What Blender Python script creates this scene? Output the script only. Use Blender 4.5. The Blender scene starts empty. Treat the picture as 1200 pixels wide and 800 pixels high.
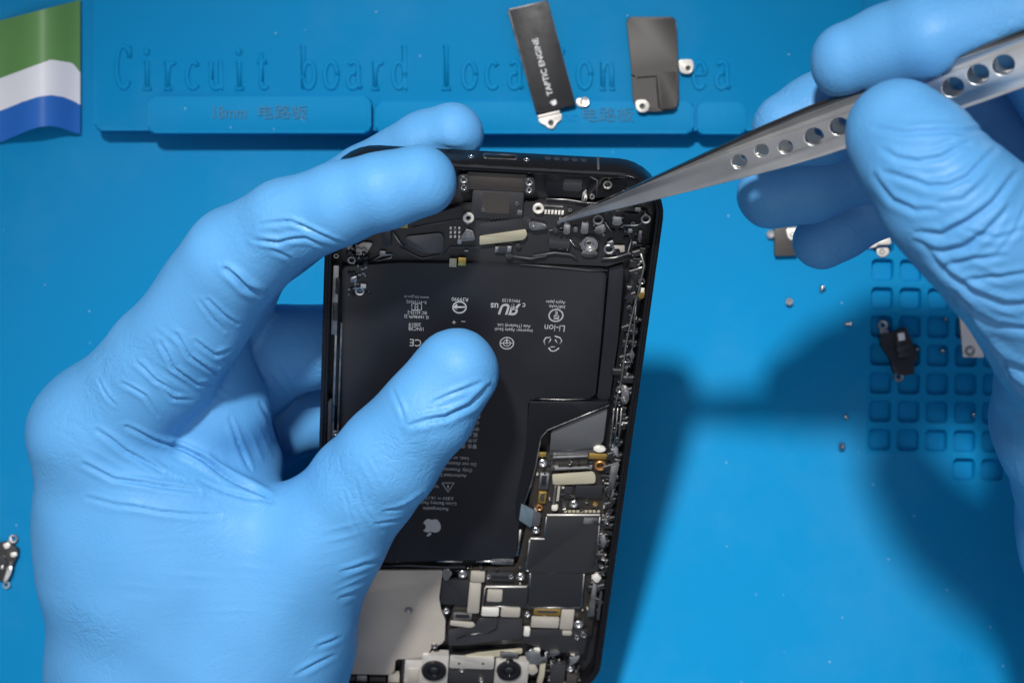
import bpy, bmesh, math, random
import numpy as np
from mathutils import Vector, Matrix

# ------------------------------------------------------------------ camera, world, lamps, exposure
MM = 0.001
F, H = 2120.0, 480.0            # focal length in photo pixels (1200 wide), camera height over the mat in mm
sc = bpy.context.scene
cam_d = bpy.data.cameras.new('camera'); cam = bpy.data.objects.new('camera', cam_d)
sc.collection.objects.link(cam); sc.camera = cam
cam.location = (0, 0, H*MM); cam.rotation_euler = (0, 0, 0)
cam_d.sensor_width = 36.0; cam_d.lens = 36.0*F/1200.0
cam_d.clip_start = 0.01; cam_d.clip_end = 50.0
cam_d.dof.use_dof = True; cam_d.dof.focus_distance = 0.392; cam_d.dof.aperture_fstop = 20.0

w = bpy.data.worlds.new('World'); sc.world = w; w.use_nodes = True
wn = w.node_tree; bg = wn.nodes['Background']
wtc = wn.nodes.new('ShaderNodeTexCoord'); wsx = wn.nodes.new('ShaderNodeSeparateXYZ'); wr = wn.nodes.new('ShaderNodeValToRGB')
wn.links.new(wtc.outputs['Generated'], wsx.inputs[0]); wn.links.new(wsx.outputs['Z'], wr.inputs[0])
wr.color_ramp.elements[0].position = 0.0; wr.color_ramp.elements[0].color = (0.10, 0.11, 0.13, 1)
wr.color_ramp.elements[1].position = 0.8; wr.color_ramp.elements[1].color = (0.62, 0.68, 0.80, 1)
wn.links.new(wr.outputs[0], bg.inputs['Color']); bg.inputs['Strength'].default_value = 0.40

def aim(o, tgt):
    o.rotation_euler = (Vector(tgt)-o.location).to_track_quat('-Z', 'Y').to_euler()
kd = bpy.data.lights.new('desk_lamp', 'SPOT'); key = bpy.data.objects.new('desk_lamp', kd); sc.collection.objects.link(key)
key.location = (-0.26, 0.74, 1.65); aim(key, (0.005, -0.055, 0.03))
kd.energy = 168; kd.spot_size = math.radians(14); kd.spot_blend = 1.0; kd.shadow_soft_size = 0.072; kd.color = (1.0, 0.985, 0.96)
cd = bpy.data.lights.new('fill_panel', 'AREA'); ceil = bpy.data.objects.new('fill_panel', cd); sc.collection.objects.link(ceil)
ceil.location = (0.1, -1.0, 2.2); aim(ceil, (0, 0, 0)); cd.shape = 'RECTANGLE'; cd.size = 2.4; cd.size_y = 1.3; cd.energy = 10.5  # added soft fill out of view, mainly to be reflected in the metal

sc.view_settings.view_transform = 'Standard'; sc.view_settings.look = 'None'
sc.view_settings.exposure = 0.12; sc.view_settings.gamma = 1.0; sc.view_settings.use_curve_mapping = False
sc.render.engine = 'CYCLES'

# ------------------------------------------------------------------ helpers
rng = random.Random(7)
COL = sc.collection
ORG = {}
def U(px, py, z):               # a photo pixel at height z (mm) over the mat, as a point in mm
    d = (H-z)/F
    return ((px-600)*d, -(py-400)*d, z)
def mat(name, col, rough=0.5, metal=0.0, bump=0.0, bscale=900, var=0.0, vscale=60, spec=0.5, coat=0.0, sss=0.0, rvar=0.0, detail=4, wear=None):
    m = bpy.data.materials.new(name); m.use_nodes = True; t = m.node_tree; p = t.nodes['Principled BSDF']
    p.inputs['Base Color'].default_value = (*col, 1); p.inputs['Roughness'].default_value = rough
    p.inputs['Metallic'].default_value = metal; p.inputs['Specular IOR Level'].default_value = spec
    p.inputs['Coat Weight'].default_value = coat; p.inputs['Coat Roughness'].default_value = 0.25
    if sss:
        p.inputs['Subsurface Weight'].default_value = sss; p.inputs['Subsurface Radius'].default_value = (0.3, 0.7, 1.0)
        p.inputs['Subsurface Scale'].default_value = 0.002
    tc = t.nodes.new('ShaderNodeTexCoord')
    if var or rvar:
        n = t.nodes.new('ShaderNodeTexNoise'); n.inputs['Scale'].default_value = vscale; n.inputs['Detail'].default_value = 6
        t.links.new(tc.outputs['Object'], n.inputs['Vector'])
        if var:
            mx = t.nodes.new('ShaderNodeMix'); mx.data_type = 'RGBA'
            mx.inputs[6].default_value = (*[c*(1-var) for c in col], 1); mx.inputs[7].default_value = (*[min(1, c*(1+var)) for c in col], 1)
            t.links.new(n.outputs['Fac'], mx.inputs[0]); t.links.new(mx.outputs[2], p.inputs['Base Color'])
        if rvar:
            mr = t.nodes.new('ShaderNodeMapRange'); mr.inputs[1].default_value = 0.3; mr.inputs[2].default_value = 0.7
            mr.inputs[3].default_value = max(0.03, rough-rvar); mr.inputs[4].default_value = min(1, rough+rvar)
            t.links.new(n.outputs['Fac'], mr.inputs[0]); t.links.new(mr.outputs[0], p.inputs['Roughness'])
    if bump:
        n2 = t.nodes.new('ShaderNodeTexNoise'); n2.inputs['Scale'].default_value = bscale; n2.inputs['Detail'].default_value = detail
        b = t.nodes.new('ShaderNodeBump'); b.inputs['Strength'].default_value = bump; b.inputs['Distance'].default_value = 0.0003
        t.links.new(tc.outputs['Object'], n2.inputs['Vector']); t.links.new(n2.outputs['Fac'], b.inputs['Height']); t.links.new(b.outputs[0], p.inputs['Normal'])
    return m
M = dict(
    silicone=mat('silicone', (0.0, 0.218, 0.475), 0.65, bump=0.10, bscale=2200, var=0.05, vscale=25, spec=0.12, rvar=0.06),
    table=mat('tabletop', (0.25, 0.22, 0.2), 0.6, var=0.1),
    glove=mat('nitrile', (0.092, 0.31, 0.61), 0.6, bump=0.2, bscale=1500, var=0.06, vscale=45, spec=0.3, sss=0.06, rvar=0.08, detail=6),
    black=mat('black_plastic', (0.012, 0.012, 0.014), 0.45, bump=0.06, var=0.2, vscale=300, rvar=0.1),
    batt=mat('battery_film', (0.0125, 0.013, 0.017), 0.40, spec=0.4, bump=0.16, bscale=110, var=0.12, vscale=80, rvar=0.08),
    gloss=mat('black_gloss', (0.006, 0.006, 0.008), 0.16, rvar=0.08, vscale=200, bump=0.03),
    frame=mat('graphite_band', (0.03, 0.03, 0.034), 0.28, metal=0.8, rvar=0.1, vscale=250),
    pcb=mat('board', (0.022, 0.019, 0.016), 0.5, bump=0.15, bscale=1500, var=0.3, vscale=500),
    shield=mat('shield_film', (0.016, 0.016, 0.019), 0.5, bump=0.04, bscale=400, var=0.12, vscale=120),
    brown=mat('brown_film', (0.040, 0.034, 0.031), 0.5, bump=0.05, bscale=500, var=0.15, vscale=150),
    grey=mat('grey_film', (0.065, 0.068, 0.075), 0.42, bump=0.06, bscale=500, var=0.15, vscale=150, rvar=0.1),
    dgrey=mat('dark_grey_part', (0.026, 0.026, 0.030), 0.45, bump=0.08, bscale=700, var=0.2, vscale=200),
    slate=mat('slate_flex', (0.10, 0.14, 0.17), 0.35, var=0.2, vscale=150, rvar=0.1),
    steel=mat('steel', (0.62, 0.61, 0.60), 0.28, metal=1.0, bump=0.05, bscale=1200, var=0.15, vscale=250, rvar=0.12),
    dsteel=mat('dull_steel', (0.34, 0.33, 0.32), 0.4, metal=1.0, bump=0.08, bscale=1200, var=0.3, vscale=400, rvar=0.15),
    white=mat('pale_nickel', (0.80, 0.76, 0.69), 0.45, metal=0.35, bump=0.05, var=0.08, vscale=200, rvar=0.1),
    plate=mat('shield_plate', (0.49, 0.44, 0.385), 0.38, metal=0.3, bump=0.10, bscale=420, var=0.22, vscale=60, rvar=0.12),
    nickel=mat('nickel', (0.56, 0.53, 0.485), 0.4, metal=0.45, bump=0.06, var=0.12, vscale=250, rvar=0.1),
    tan=mat('foil_pad', (0.42, 0.385, 0.33), 0.5, metal=0.25, bump=0.08, bscale=800, var=0.1, vscale=200),
    olive=mat('foil_strip', (0.40, 0.37, 0.27), 0.5, metal=0.2, bump=0.08, bscale=600, var=0.12, vscale=200),
    gold=mat('gold', (0.72, 0.46, 0.12), 0.32, metal=0.9, bump=0.08, var=0.2, vscale=400),
    copper=mat('copper', (0.55, 0.27, 0.1), 0.4, metal=0.8, var=0.2, vscale=400),
    lens=mat('lens', (0.004, 0.004, 0.006), 0.07, coat=1.0, rvar=0.03),
    ink=mat('print_ink', (0.36, 0.365, 0.38), 0.6, var=0.1, vscale=400),
    wink=mat('white_ink', (0.75, 0.75, 0.76), 0.6, var=0.05, vscale=400),
    emboss_shade=mat('emboss_shade_blue', (0.0, 0.14, 0.28), 0.6, var=0.1),  # emboss shading of the small raised letters, put into a darker blue
    tweezer=mat('tweezer_steel', (0.80, 0.78, 0.75), 0.33, metal=1.0, bump=0.02, bscale=900, var=0.04, vscale=80, rvar=0.06),
    tweezer_dark=mat('tweezer_shade', (0.30, 0.29, 0.28), 0.22, metal=1.0, bump=0.02, bscale=900, rvar=0.06, vscale=80),  # darker copy of the tweezer steel, shade put into its colour
    pwhite=mat('white_card', (0.78, 0.77, 0.82), 0.35, var=0.03, coat=0.3),
    pblue=mat('blue_card', (0.012, 0.13, 0.50), 0.25, var=0.15, vscale=40, coat=0.5),
    pgreen=mat('green_card', (0.11, 0.26, 0.075), 0.4, var=0.15, vscale=60, coat=0.3),
)
def glove_detail(m):
    t = m.node_tree; p = t.nodes['Principled BSDF']; N = t.nodes.new; L = t.links.new
    tc = N('ShaderNodeTexCoord'); old = p.inputs['Normal'].links[0].from_node
    def noise(sc, det, dist=0.0):
        n = N('ShaderNodeTexNoise'); n.inputs['Scale'].default_value = sc; n.inputs['Detail'].default_value = det; n.inputs['Distortion'].default_value = dist
        L(tc.outputs['Object'], n.inputs['Vector']); return n
    def ridge(n, w):                          # a thin line where the noise crosses its middle
        a = N('ShaderNodeMath'); a.operation = 'SUBTRACT'; a.inputs[1].default_value = .5; L(n.outputs['Fac'], a.inputs[0])
        b = N('ShaderNodeMath'); b.operation = 'ABSOLUTE'; L(a.outputs[0], b.inputs[0])
        r = N('ShaderNodeMapRange'); r.interpolation_type = 'SMOOTHSTEP'; r.inputs[1].default_value = 0; r.inputs[2].default_value = w; L(b.outputs[0], r.inputs[0]); return r
    mask = N('ShaderNodeMapRange'); mask.inputs[1].default_value = .47; mask.inputs[2].default_value = .66; L(noise(38, 2).outputs['Fac'], mask.inputs[0])
    prev = old
    for sc, wd, st, ds, msk in ((190, .09, .20, .0005, True), (460, .12, .26, .00022, True), (900, .2, .16, .0001, False)):
        r = ridge(noise(sc, 2.0, .8), wd); b = N('ShaderNodeBump'); b.inputs['Distance'].default_value = ds
        if msk:
            k = N('ShaderNodeMath'); k.operation = 'MULTIPLY'; k.inputs[1].default_value = st; L(mask.outputs[0], k.inputs[0]); L(k.outputs[0], b.inputs['Strength'])
        else: b.inputs['Strength'].default_value = st
        L(r.outputs[0], b.inputs['Height']); L(prev.outputs[0], b.inputs['Normal']); prev = b
    L(prev.outputs[0], p.inputs['Normal'])
    rr = N('ShaderNodeMapRange'); rr.inputs[1].default_value = .35; rr.inputs[2].default_value = .65; rr.inputs[3].default_value = .38; rr.inputs[4].default_value = .66
    L(noise(70, 5, .4).outputs['Fac'], rr.inputs[0]); L(rr.outputs[0], p.inputs['Roughness'])
glove_detail(M['glove'])
def dusty(m, col=(0.45, 0.62, 0.72)):
    t = m.node_tree; p = t.nodes['Principled BSDF']; N = t.nodes.new; L = t.links.new
    src = p.inputs['Base Color'].links[0].from_socket; tc = N('ShaderNodeTexCoord')
    v = N('ShaderNodeTexVoronoi'); v.inputs['Scale'].default_value = 260; L(tc.outputs['Object'], v.inputs['Vector'])
    d = N('ShaderNodeMath'); d.operation = 'LESS_THAN'; d.inputs[1].default_value = .055; L(v.outputs['Distance'], d.inputs[0])
    sp = N('ShaderNodeSeparateColor'); L(v.outputs['Color'], sp.inputs[0]); g = N('ShaderNodeMath'); g.operation = 'GREATER_THAN'; g.inputs[1].default_value = .72; L(sp.outputs[0], g.inputs[0])
    k = N('ShaderNodeMath'); k.operation = 'MULTIPLY'; L(d.outputs[0], k.inputs[0]); L(g.outputs[0], k.inputs[1])
    k2 = N('ShaderNodeMath'); k2.operation = 'MULTIPLY'; k2.inputs[1].default_value = .55; L(k.outputs[0], k2.inputs[0])
    n = N('ShaderNodeTexNoise'); n.inputs['Scale'].default_value = 14; n.inputs['Detail'].default_value = 7; n.inputs['Roughness'].default_value = .65; L(tc.outputs['Object'], n.inputs['Vector'])
    r = N('ShaderNodeMapRange'); r.inputs[1].default_value = .52; r.inputs[2].default_value = .75; r.inputs[3].default_value = 0; r.inputs[4].default_value = .04; L(n.outputs['Fac'], r.inputs[0])
    a = N('ShaderNodeMath'); a.operation = 'MAXIMUM'; L(k2.outputs[0], a.inputs[0]); L(r.outputs[0], a.inputs[1])
    mx = N('ShaderNodeMix'); mx.data_type = 'RGBA'; mx.inputs[7].default_value = (*col, 1); L(src, mx.inputs[6]); L(a.outputs[0], mx.inputs[0]); L(mx.outputs[2], p.inputs['Base Color'])
dusty(M['silicone'])
def tag(o, label=None, cat=None, group=None, kind=None):
    for k, v in (('label', label), ('category', cat), ('group', group), ('kind', kind)):
        if v: o[k] = v
    return o
def thing(name, label, cat, loc=(0, 0, 0), group=None):
    o = bpy.data.objects.new(name, None); COL.objects.link(o); o.location = Vector(loc)*MM; o.empty_display_size = 0.01
    ORG[o.name] = Vector(loc); return tag(o, label, cat, group)
def finish(name, me, m, parent=None, smooth=False, org=None):
    me.materials.append(M[m] if isinstance(m, str) else m)
    if smooth is True: me.shade_smooth()
    elif smooth: me.shade_smooth(); me.set_sharp_from_angle(angle=math.radians(smooth))
    o = bpy.data.objects.new(name, me); COL.objects.link(o)
    if parent is not None: o.parent = parent; ORG[o.name] = org
    else: o.location = org*MM; ORG[o.name] = org
    return o
def mk(name, V, Fc, m, parent=None, smooth=False, loc=None):
    org = ORG[parent.name] if parent is not None else Vector(loc or (0, 0, 0))
    me = bpy.data.meshes.new(name)
    me.from_pydata([((v[0]-org.x)*MM, (v[1]-org.y)*MM, (v[2]-org.z)*MM) for v in V], [], Fc); me.validate(); me.update()
    return finish(name, me, m, parent, smooth, org)
def mkbm(name, bm, m, parent=None, smooth=False, loc=None):     # bm in mm
    org = ORG[parent.name] if parent is not None else Vector(loc or (0, 0, 0))
    for v in bm.verts: v.co = (v.co-org)*MM
    bmesh.ops.recalc_face_normals(bm, faces=bm.faces)
    me = bpy.data.meshes.new(name); bm.to_mesh(me); bm.free()
    return finish(name, me, m, parent, smooth, org)
def area2(p): return sum(p[i][0]*p[(i+1) % len(p)][1]-p[(i+1) % len(p)][0]*p[i][1] for i in range(len(p)))
def ccw(p): p = [tuple(q[:2]) for q in p]; return p if area2(p) > 0 else p[::-1]
def rounded(p, r, n=4):
    p = ccw(p); out = []
    for i, b in enumerate(p):
        a, c = Vector(p[i-1]), Vector(p[(i+1) % len(p)]); b = Vector(b)
        da, dc = a-b, c-b; la, lc = da.length, dc.length
        if la < 1e-6 or lc < 1e-6: continue
        rr = min(r, la*.45, lc*.45); p0, p1 = b+da/la*rr, b+dc/lc*rr
        for k in range(n+1):
            t = k/n; out.append(tuple((1-t)**2*p0+2*t*(1-t)*b+t*t*p1))
    return out
def add_prism(bm, poly, z0, z1, bev=0.0, seg=2):
    poly = ccw(poly); lo = [bm.verts.new((x, y, z0)) for x, y in poly]; hi = [bm.verts.new((x, y, z1)) for x, y in poly]
    n = len(poly); top = bm.faces.new(hi); bm.faces.new(lo[::-1])
    for i in range(n): bm.faces.new((lo[i], lo[(i+1) % n], hi[(i+1) % n], hi[i]))
    if bev: bmesh.ops.bevel(bm, geom=list(top.edges), offset=bev, segments=seg, affect='EDGES', profile=0.5, clamp_overlap=True)
def prism(name, poly, z0, z1, m, parent=None, bev=0.0, rnd=0.0, loc=None, smooth=30):
    if rnd: poly = rounded(poly, rnd)
    bm = bmesh.new(); add_prism(bm, poly, z0, z1, bev); return mkbm(name, bm, m, parent, smooth, loc)
def add_lathe(bm, c, prof, n=20, X=Vector((1, 0, 0)), Y=Vector((0, 1, 0)), Z=Vector((0, 0, 1))):
    c = Vector(c); rings = []
    for r, z in prof:
        if r < 1e-6: rings.append([bm.verts.new(c+Z*z)]*n)
        else: rings.append([bm.verts.new(c+X*(r*math.cos(2*math.pi*k/n))+Y*(r*math.sin(2*math.pi*k/n))+Z*z) for k in range(n)])
    for a, b in zip(rings, rings[1:]):
        for k in range(n):
            q = []
            for v in (a[k], a[(k+1) % n], b[(k+1) % n], b[k]):
                if v not in q: q.append(v)
            if len(q) > 2: bm.faces.new(q)
def lathe(name, c, prof, m, parent=None, n=20, smooth=40, loc=None):
    bm = bmesh.new(); add_lathe(bm, c, prof, n); return mkbm(name, bm, m, parent, smooth, loc)
def add_tube(bm, pts, r, n=8, flat=1.0):
    pts = [Vector(p) for p in pts]; rings = []
    for i, p in enumerate(pts):
        t = (pts[min(i+1, len(pts)-1)]-pts[max(i-1, 0)]).normalized()
        s = t.cross(Vector((0, 0, 1)));  s = s.normalized() if s.length > 1e-4 else Vector((1, 0, 0)); u = s.cross(t)
        rr = r[i] if isinstance(r, (list, tuple)) else r
        rings.append([bm.verts.new(p+s*(rr*math.cos(2*math.pi*k/n))+u*(rr*flat*math.sin(2*math.pi*k/n))) for k in range(n)])
    for a, b in zip(rings, rings[1:]):
        for k in range(n): bm.faces.new((a[k], a[(k+1) % n], b[(k+1) % n], b[k]))
    bm.faces.new(rings[0][::-1]); bm.faces.new(rings[-1])
def tube(name, pts, r, m, parent=None, n=8, flat=1.0, loc=None):
    bm = bmesh.new(); add_tube(bm, pts, r, n, flat); return mkbm(name, bm, m, parent, True, loc)
def ringprof(r, hole=0.5, t=0.5): return [(r*hole, -t), (r*hole, -0.05), (r*(hole+.12), 0.05), (r*.9, 0.05), (r, -0.08), (r, -t)]
def screwprof(r): return [(0, -.35), (r*.38, -.35), (r*.5, -.02), (r*.62, .06), (r*.86, .06), (r, -.1), (r, -.6)]
def text(name, s, c, size, ang, m, parent, ext=0.03, align='CENTER', sx=1.0, shear=0.0, bev=0.0, off=0.0):
    cu = bpy.data.curves.new('t', 'FONT'); cu.body = s; cu.size = 1.0; cu.align_x = align; cu.align_y = 'CENTER'; cu.extrude = ext/size
    cu.resolution_u = 3; cu.shear = shear; cu.bevel_depth = bev/size; cu.bevel_resolution = 1; cu.offset = off
    ob = bpy.data.objects.new('t', cu); COL.objects.link(ob)
    dg = bpy.context.evaluated_depsgraph_get(); me = bpy.data.meshes.new_from_object(ob.evaluated_get(dg))
    bpy.data.objects.remove(ob); bpy.data.curves.remove(cu)
    org = ORG[parent.name]; ca, sa = math.cos(ang), math.sin(ang)
    for v in me.vertices:
        x, y, z = v.co.x*size*sx, v.co.y*size, v.co.z*size
        v.co = ((c[0]+x*ca-y*sa-org.x)*MM, (c[1]+x*sa+y*ca-org.y)*MM, (c[2]+z-org.z)*MM)
    me.materials.clear(); me.name = name
    return finish(name, me, m, parent, False, org)
def bez(p0, p1, p2, p3, n=6):
    return [tuple((1-t)**3*a+3*(1-t)**2*t*b+3*(1-t)*t*t*c+t**3*d for a, b, c, d in zip(p0, p1, p2, p3)) for t in [k/n for k in range(1, n+1)]]
def relpath(start, segs):
    out = [start]; x, y = start
    for s in segs:
        out += bez((x, y), (x+s[0], y+s[1]), (x+s[2], y+s[3]), (x+s[4], y+s[5])); x += s[4]; y += s[5]
    return out
FRUIT = [relpath((12.152, 6.896), [(-.948, 0, -2.415, -1.078, -3.96, -1.04), (-2.04, .027, -3.91, 1.183, -4.961, 3.014), (-2.117, 3.675, -.546, 9.103, 1.519, 12.09),
         (1.013, 1.454, 2.208, 3.09, 3.792, 3.039), (1.52, -.065, 2.09, -.987, 3.935, -.987), (1.831, 0, 2.35, .987, 3.96, .948), (1.637, -.026, 2.676, -1.48, 3.676, -2.948),
         (1.156, -1.688, 1.636, -3.325, 1.662, -3.415), (-.039, -.013, -3.182, -1.221, -3.22, -4.857), (-.026, -3.04, 2.48, -4.494, 2.597, -4.559), (-1.429, -2.09, -3.623, -2.324, -4.39, -2.376), (-2, -.156, -3.675, 1.09, -4.61, 1.09)])[:-1],
         relpath((15.53, 3.83), [(.843, -1.012, 1.4, -2.427, 1.245, -3.83), (-1.207, .052, -2.662, .805, -3.532, 1.818), (-.78, .896, -1.454, 2.338, -1.273, 3.714), (1.338, .104, 2.715, -.688, 3.56, -1.702)])[:-1]]
def emblem(name, c, size, ang, m, parent, ext=0.03):
    bm = bmesh.new(); ca, sa = math.cos(ang), math.sin(ang)
    for path in FRUIT:
        pts = [((x-12)/24*size, -(y-12)/24*size) for x, y in path]
        pts = [(c[0]+x*ca-y*sa, c[1]+x*sa+y*ca) for x, y in pts]
        add_prism(bm, pts, c[2]-ext, c[2]+ext)
    return mkbm(name, bm, m, parent)

# ------------------------------------------------------------------ the work surface
tb = mk('table', [(-900, -700, -9), (900, -700, -9), (900, 700, -9), (-900, 700, -9)], [(0, 1, 2, 3)], 'table'); tag(tb, kind='structure')
mat_o = thing('work_mat', 'blue silicone repair mat with pocket grid and raised lettering under everything', 'mat', (0, 0, -8))
PITCH = 7.5; PI_ = 5.75; GA = math.radians(-1.0)
g0 = Vector(U(1035, 283, 0)); gx = Vector((math.cos(GA), math.sin(GA), 0)); gy = Vector((math.sin(GA), -math.cos(GA), 0))
def gp(a, b, z=0): v = g0+gx*(a*PITCH)+gy*(b*PITCH); return (v.x, v.y, z)
NC, NR = 7, 9
cells = {(c, r) for c in range(NC) for r in range(NR) if not (r == 8 and c < 3)}
# sheet: four big fields round the pocket field, unused cells closed
ga, gb = -0.5, NC-0.5; gc, gd = -0.5, NR-0.5
V = [(-260, -190, 0), (260, -190, 0), (260, 190, 0), (-260, 190, 0), gp(ga, gc), gp(gb, gc), gp(gb, gd), gp(ga, gd)]
Fc = [(3, 2, 5, 4), (2, 1, 6, 5), (1, 0, 7, 6), (0, 3, 4, 7)]
Vb = [(v[0], v[1], -8) for v in V[:4]]; b0 = len(V); V += Vb
Fc += [(b0+i, b0+(i+1) % 4, (i+1) % 4, i) for i in range(4)] + [(b0+3, b0+2, b0+1, b0)]
for c in range(3):
    k = len(V); V += [gp(c-.5, 7.5), gp(c+.5, 7.5), gp(c+.5, 8.5), gp(c-.5, 8.5)]; Fc.append((k, k+3, k+2, k+1))
mk('sheet', V, [tuple(f[::-1]) if i in (0, 1, 2, 3) else f for i, f in enumerate(Fc)], 'silicone', mat_o)
def rrect(hw, hh, r, n=5):
    out = []
    for cx, cy, a0 in ((hw-r, hh-r, 0), (-hw+r, hh-r, 90), (-hw+r, -hh+r, 180), (hw-r, -hh+r, 270)):
        for k in range(n):
            a = math.radians(a0+90*k/(n-1)); out.append((cx+r*math.cos(a), cy+r*math.sin(a)))
    return out
pv, pf = [], []
sq = []
for x, y in rrect(PI_/2, PI_/2, 1.2):
    s = (PITCH/2)/max(abs(x), abs(y)); sq.append((x*s, y*s))
for i in range(20):                  # snap the square's corners
    if i % 5 == 2: sq[i] = (math.copysign(PITCH/2, sq[i][0]), math.copysign(PITCH/2, sq[i][1]))
loops = [[(x, y, 0) for x, y in sq]]
for off, z in ((0.12, 0), (0.0, -.10), (-.06, -.3), (-.2, -1.9), (-.45, -2.2)):
    loops.append([(x, y, z) for x, y in rrect(PI_/2+off, PI_/2+off, 1.2+off)])
for L_ in loops: pv += L_
for j in range(len(loops)-1):
    for i in range(20): pf.append((j*20+i, j*20+(i+1) % 20, (j+1)*20+(i+1) % 20, (j+1)*20+i))
pf.append(tuple(range((len(loops)-1)*20, len(loops)*20)))
pme = bpy.data.meshes.new('pocket'); pme.from_pydata([(x*MM, y*MM, z*MM) for x, y, z in pv], [], pf); pme.update(); pme.materials.append(M['silicone'])
pme.shade_smooth(); pme.set_sharp_from_angle(angle=math.radians(35))
for c, r in sorted(cells):
    o = bpy.data.objects.new('pocket', pme); COL.objects.link(o); o.parent = mat_o
    v = gp(c, r); o.location = (v[0]*MM, v[1]*MM, 8*MM); o.rotation_euler.z = GA
# raised tray at the top with two raised bars
def mrect(x0, y0, x1, y1, z): a, b = U(x0, y0, z), U(x1, y1, z); return [(a[0], b[1]), (b[0], b[1]), (b[0], a[1]), (a[0], a[1])]
BZ, B1, B2 = 6.0, 8.6, 7.2
prism('raised_tray', mrect(110, -160, 1010, 153, BZ), -0.5, BZ, 'silicone', mat_o, bev=0.9, rnd=2.0)
prism('raised_bar', mrect(173, 113, 435, 156, B1), BZ-3.0, B1, 'silicone', mat_o, bev=0.8, rnd=1.8)
prism('raised_bar', mrect(440, 119, 813, 156.5, B2), BZ-3.0, B2, 'silicone', mat_o, bev=0.8, rnd=1.8)
prism('raised_bar', mrect(817, 120, 874, 157, BZ+.8), BZ-3.0, BZ+.8, 'silicone', mat_o, bev=0.6, rnd=1.5)
# raised lettering, drawn stroke by stroke in a narrow serif hand
def arc(cx, cy, rx, ry, a0, a1, n=14): return [(cx+rx*math.cos(math.radians(a0+(a1-a0)*k/n)), cy+ry*math.sin(math.radians(a0+(a1-a0)*k/n))) for k in range(n+1)]
X_, A_ = 0.62, 1.0
GL = {
 'C': [arc(0, .5, .33, .5, 40, 320), [(.27, .99), (.27, .72)]],
 'i': [[(-.14, X_), (.02, X_), (.02, 0)], [(-.2, 0), (.24, 0)], arc(0, .86, .05, .05, 0, 360, 8)],
 'r': [[(-.26, X_), (-.1, X_), (-.1, 0)], [(-.28, 0), (.1, 0)], [(-.1, .36)]+arc(.14, .36, .22, .24, 170, 60, 6)],
 'c': [arc(.02, X_/2, .29, X_/2, 45, 315)],
 'u': [[(-.34, X_), (-.22, X_), (-.22, .2)]+arc(0, .2, .22, .2, 180, 330, 8), [(.1, X_), (.22, X_), (.22, 0), (.34, 0)]],
 't': [[(-.24, X_), (.24, X_)], [(-.04, .84), (-.04, .15)]+arc(.11, .15, .15, .15, 180, 330, 6)],
 'b': [[(-.36, A_), (-.22, A_), (-.22, 0)], arc(.04, X_/2, .27, X_/2, 180, -180, 18)],
 'o': [arc(0, X_/2, .3, X_/2, 0, 360, 18)],
 'a': [arc(-.02, .46, .22, .17, 150, 0, 8)+[(.2, .08), (.32, 0)], arc(-.06, .18, .24, .18, 60, 340, 12)],
 'd': [[(.06, A_), (.2, A_), (.2, 0), (.34, 0)], arc(-.06, X_/2, .27, X_/2, 0, 360, 18)],
 'l': [[(-.16, A_), (0, A_), (0, 0)], [(-.22, 0), (.22, 0)]],
 'n': [[(-.36, X_), (-.22, X_), (-.22, 0)], [(-.36, 0), (-.08, 0)], [(-.22, .38)]+arc(0, .38, .2, .24, 160, 0, 8)+[(.2, 0)], [(.08, 0), (.36, 0)]],
 'e': [[(-.28, .34), (.28, .34)]+arc(0, X_/2, .29, X_/2, 8, 320, 16)],
}
bm = bmesh.new(); pxmm = (H-BZ)/F
for i, ch in enumerate('Circuit board location area'):
    for st in GL.get(ch, []):
        pts = []
        for gx_, gy_ in st:
            q = U(145+27*i+gx_*25, 104-gy_*50, BZ); pts.append((q[0], q[1], BZ-.02))
        add_tube(bm, pts, 0.66, 8, 0.62)
lt = mkbm('lettering', bm, 'silicone', mat_o, True)
p = U(265, 133, B1); text('lettering', '18mm', (U(268, 132, B1)[0], p[1], B1), 4.6, 0, 'emboss_shade', mat_o, ext=0.25, sx=.82)
text('lettering', '电路板', (U(331, 133, B1)[0], p[1], B1), 3.9, 0, 'emboss_shade', mat_o, ext=0.28, sx=1.15)
p = U(712, 136, B2); text('lettering', '电路板', (p[0], p[1], B2), 4.1, 0, 'emboss_shade', mat_o, ext=0.28, sx=1.15)
p = U(668, 137, B2); text('lettering', 'mm', (p[0], p[1], B2), 4.0, 0, 'silicone', mat_o, ext=0.22, sx=.8)
p = U(1132, 772, 0); text('lettering', '48', (p[0], p[1], 0.0), 5.0, 0, 'silicone', mat_o, ext=0.15, sx=.8)

# ------------------------------------------------------------------ the opened phone
pose = (0.554599, -0.060663, 0.065982, -8.374871, 25.761967, 414.93598)
wv = Vector(pose[:3]); Rc = Matrix.Rotation(wv.length, 3, wv.normalized()); Tc = Vector(pose[3:])
PW, PL = 71.5, 146.7
flip = Matrix(((1, 0, 0), (0, -1, 0), (0, 0, -1)))          # camera axes (x right, y down, z away) to world axes
Rw = flip @ Rc @ flip
Tw = Vector((Tc.x, -Tc.y, H-Tc.z))
phone = thing('smartphone', 'opened black smartphone held tilted with its battery and circuit boards exposed', 'smartphone')
phone.matrix_world = Matrix.Translation(Tw*MM) @ Rw.to_4x4(); ORG[phone.name] = Vector((0, 0, 0))
RwI = Rw.transposed(); CamL = RwI @ (Vector((0, 0, H))-Tw)
def ph(px, py, h=0.0):
    d = RwI @ Vector(((px-600)/F, -(py-400)/F, -1.0)); t = (h-CamL.z)/d.z; q = CamL+d*t
    return (q.x, q.y)
def pworld(px, py, h): q = ph(px, py, h); return Rw @ Vector((q[0], q[1], h)) + Tw
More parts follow.
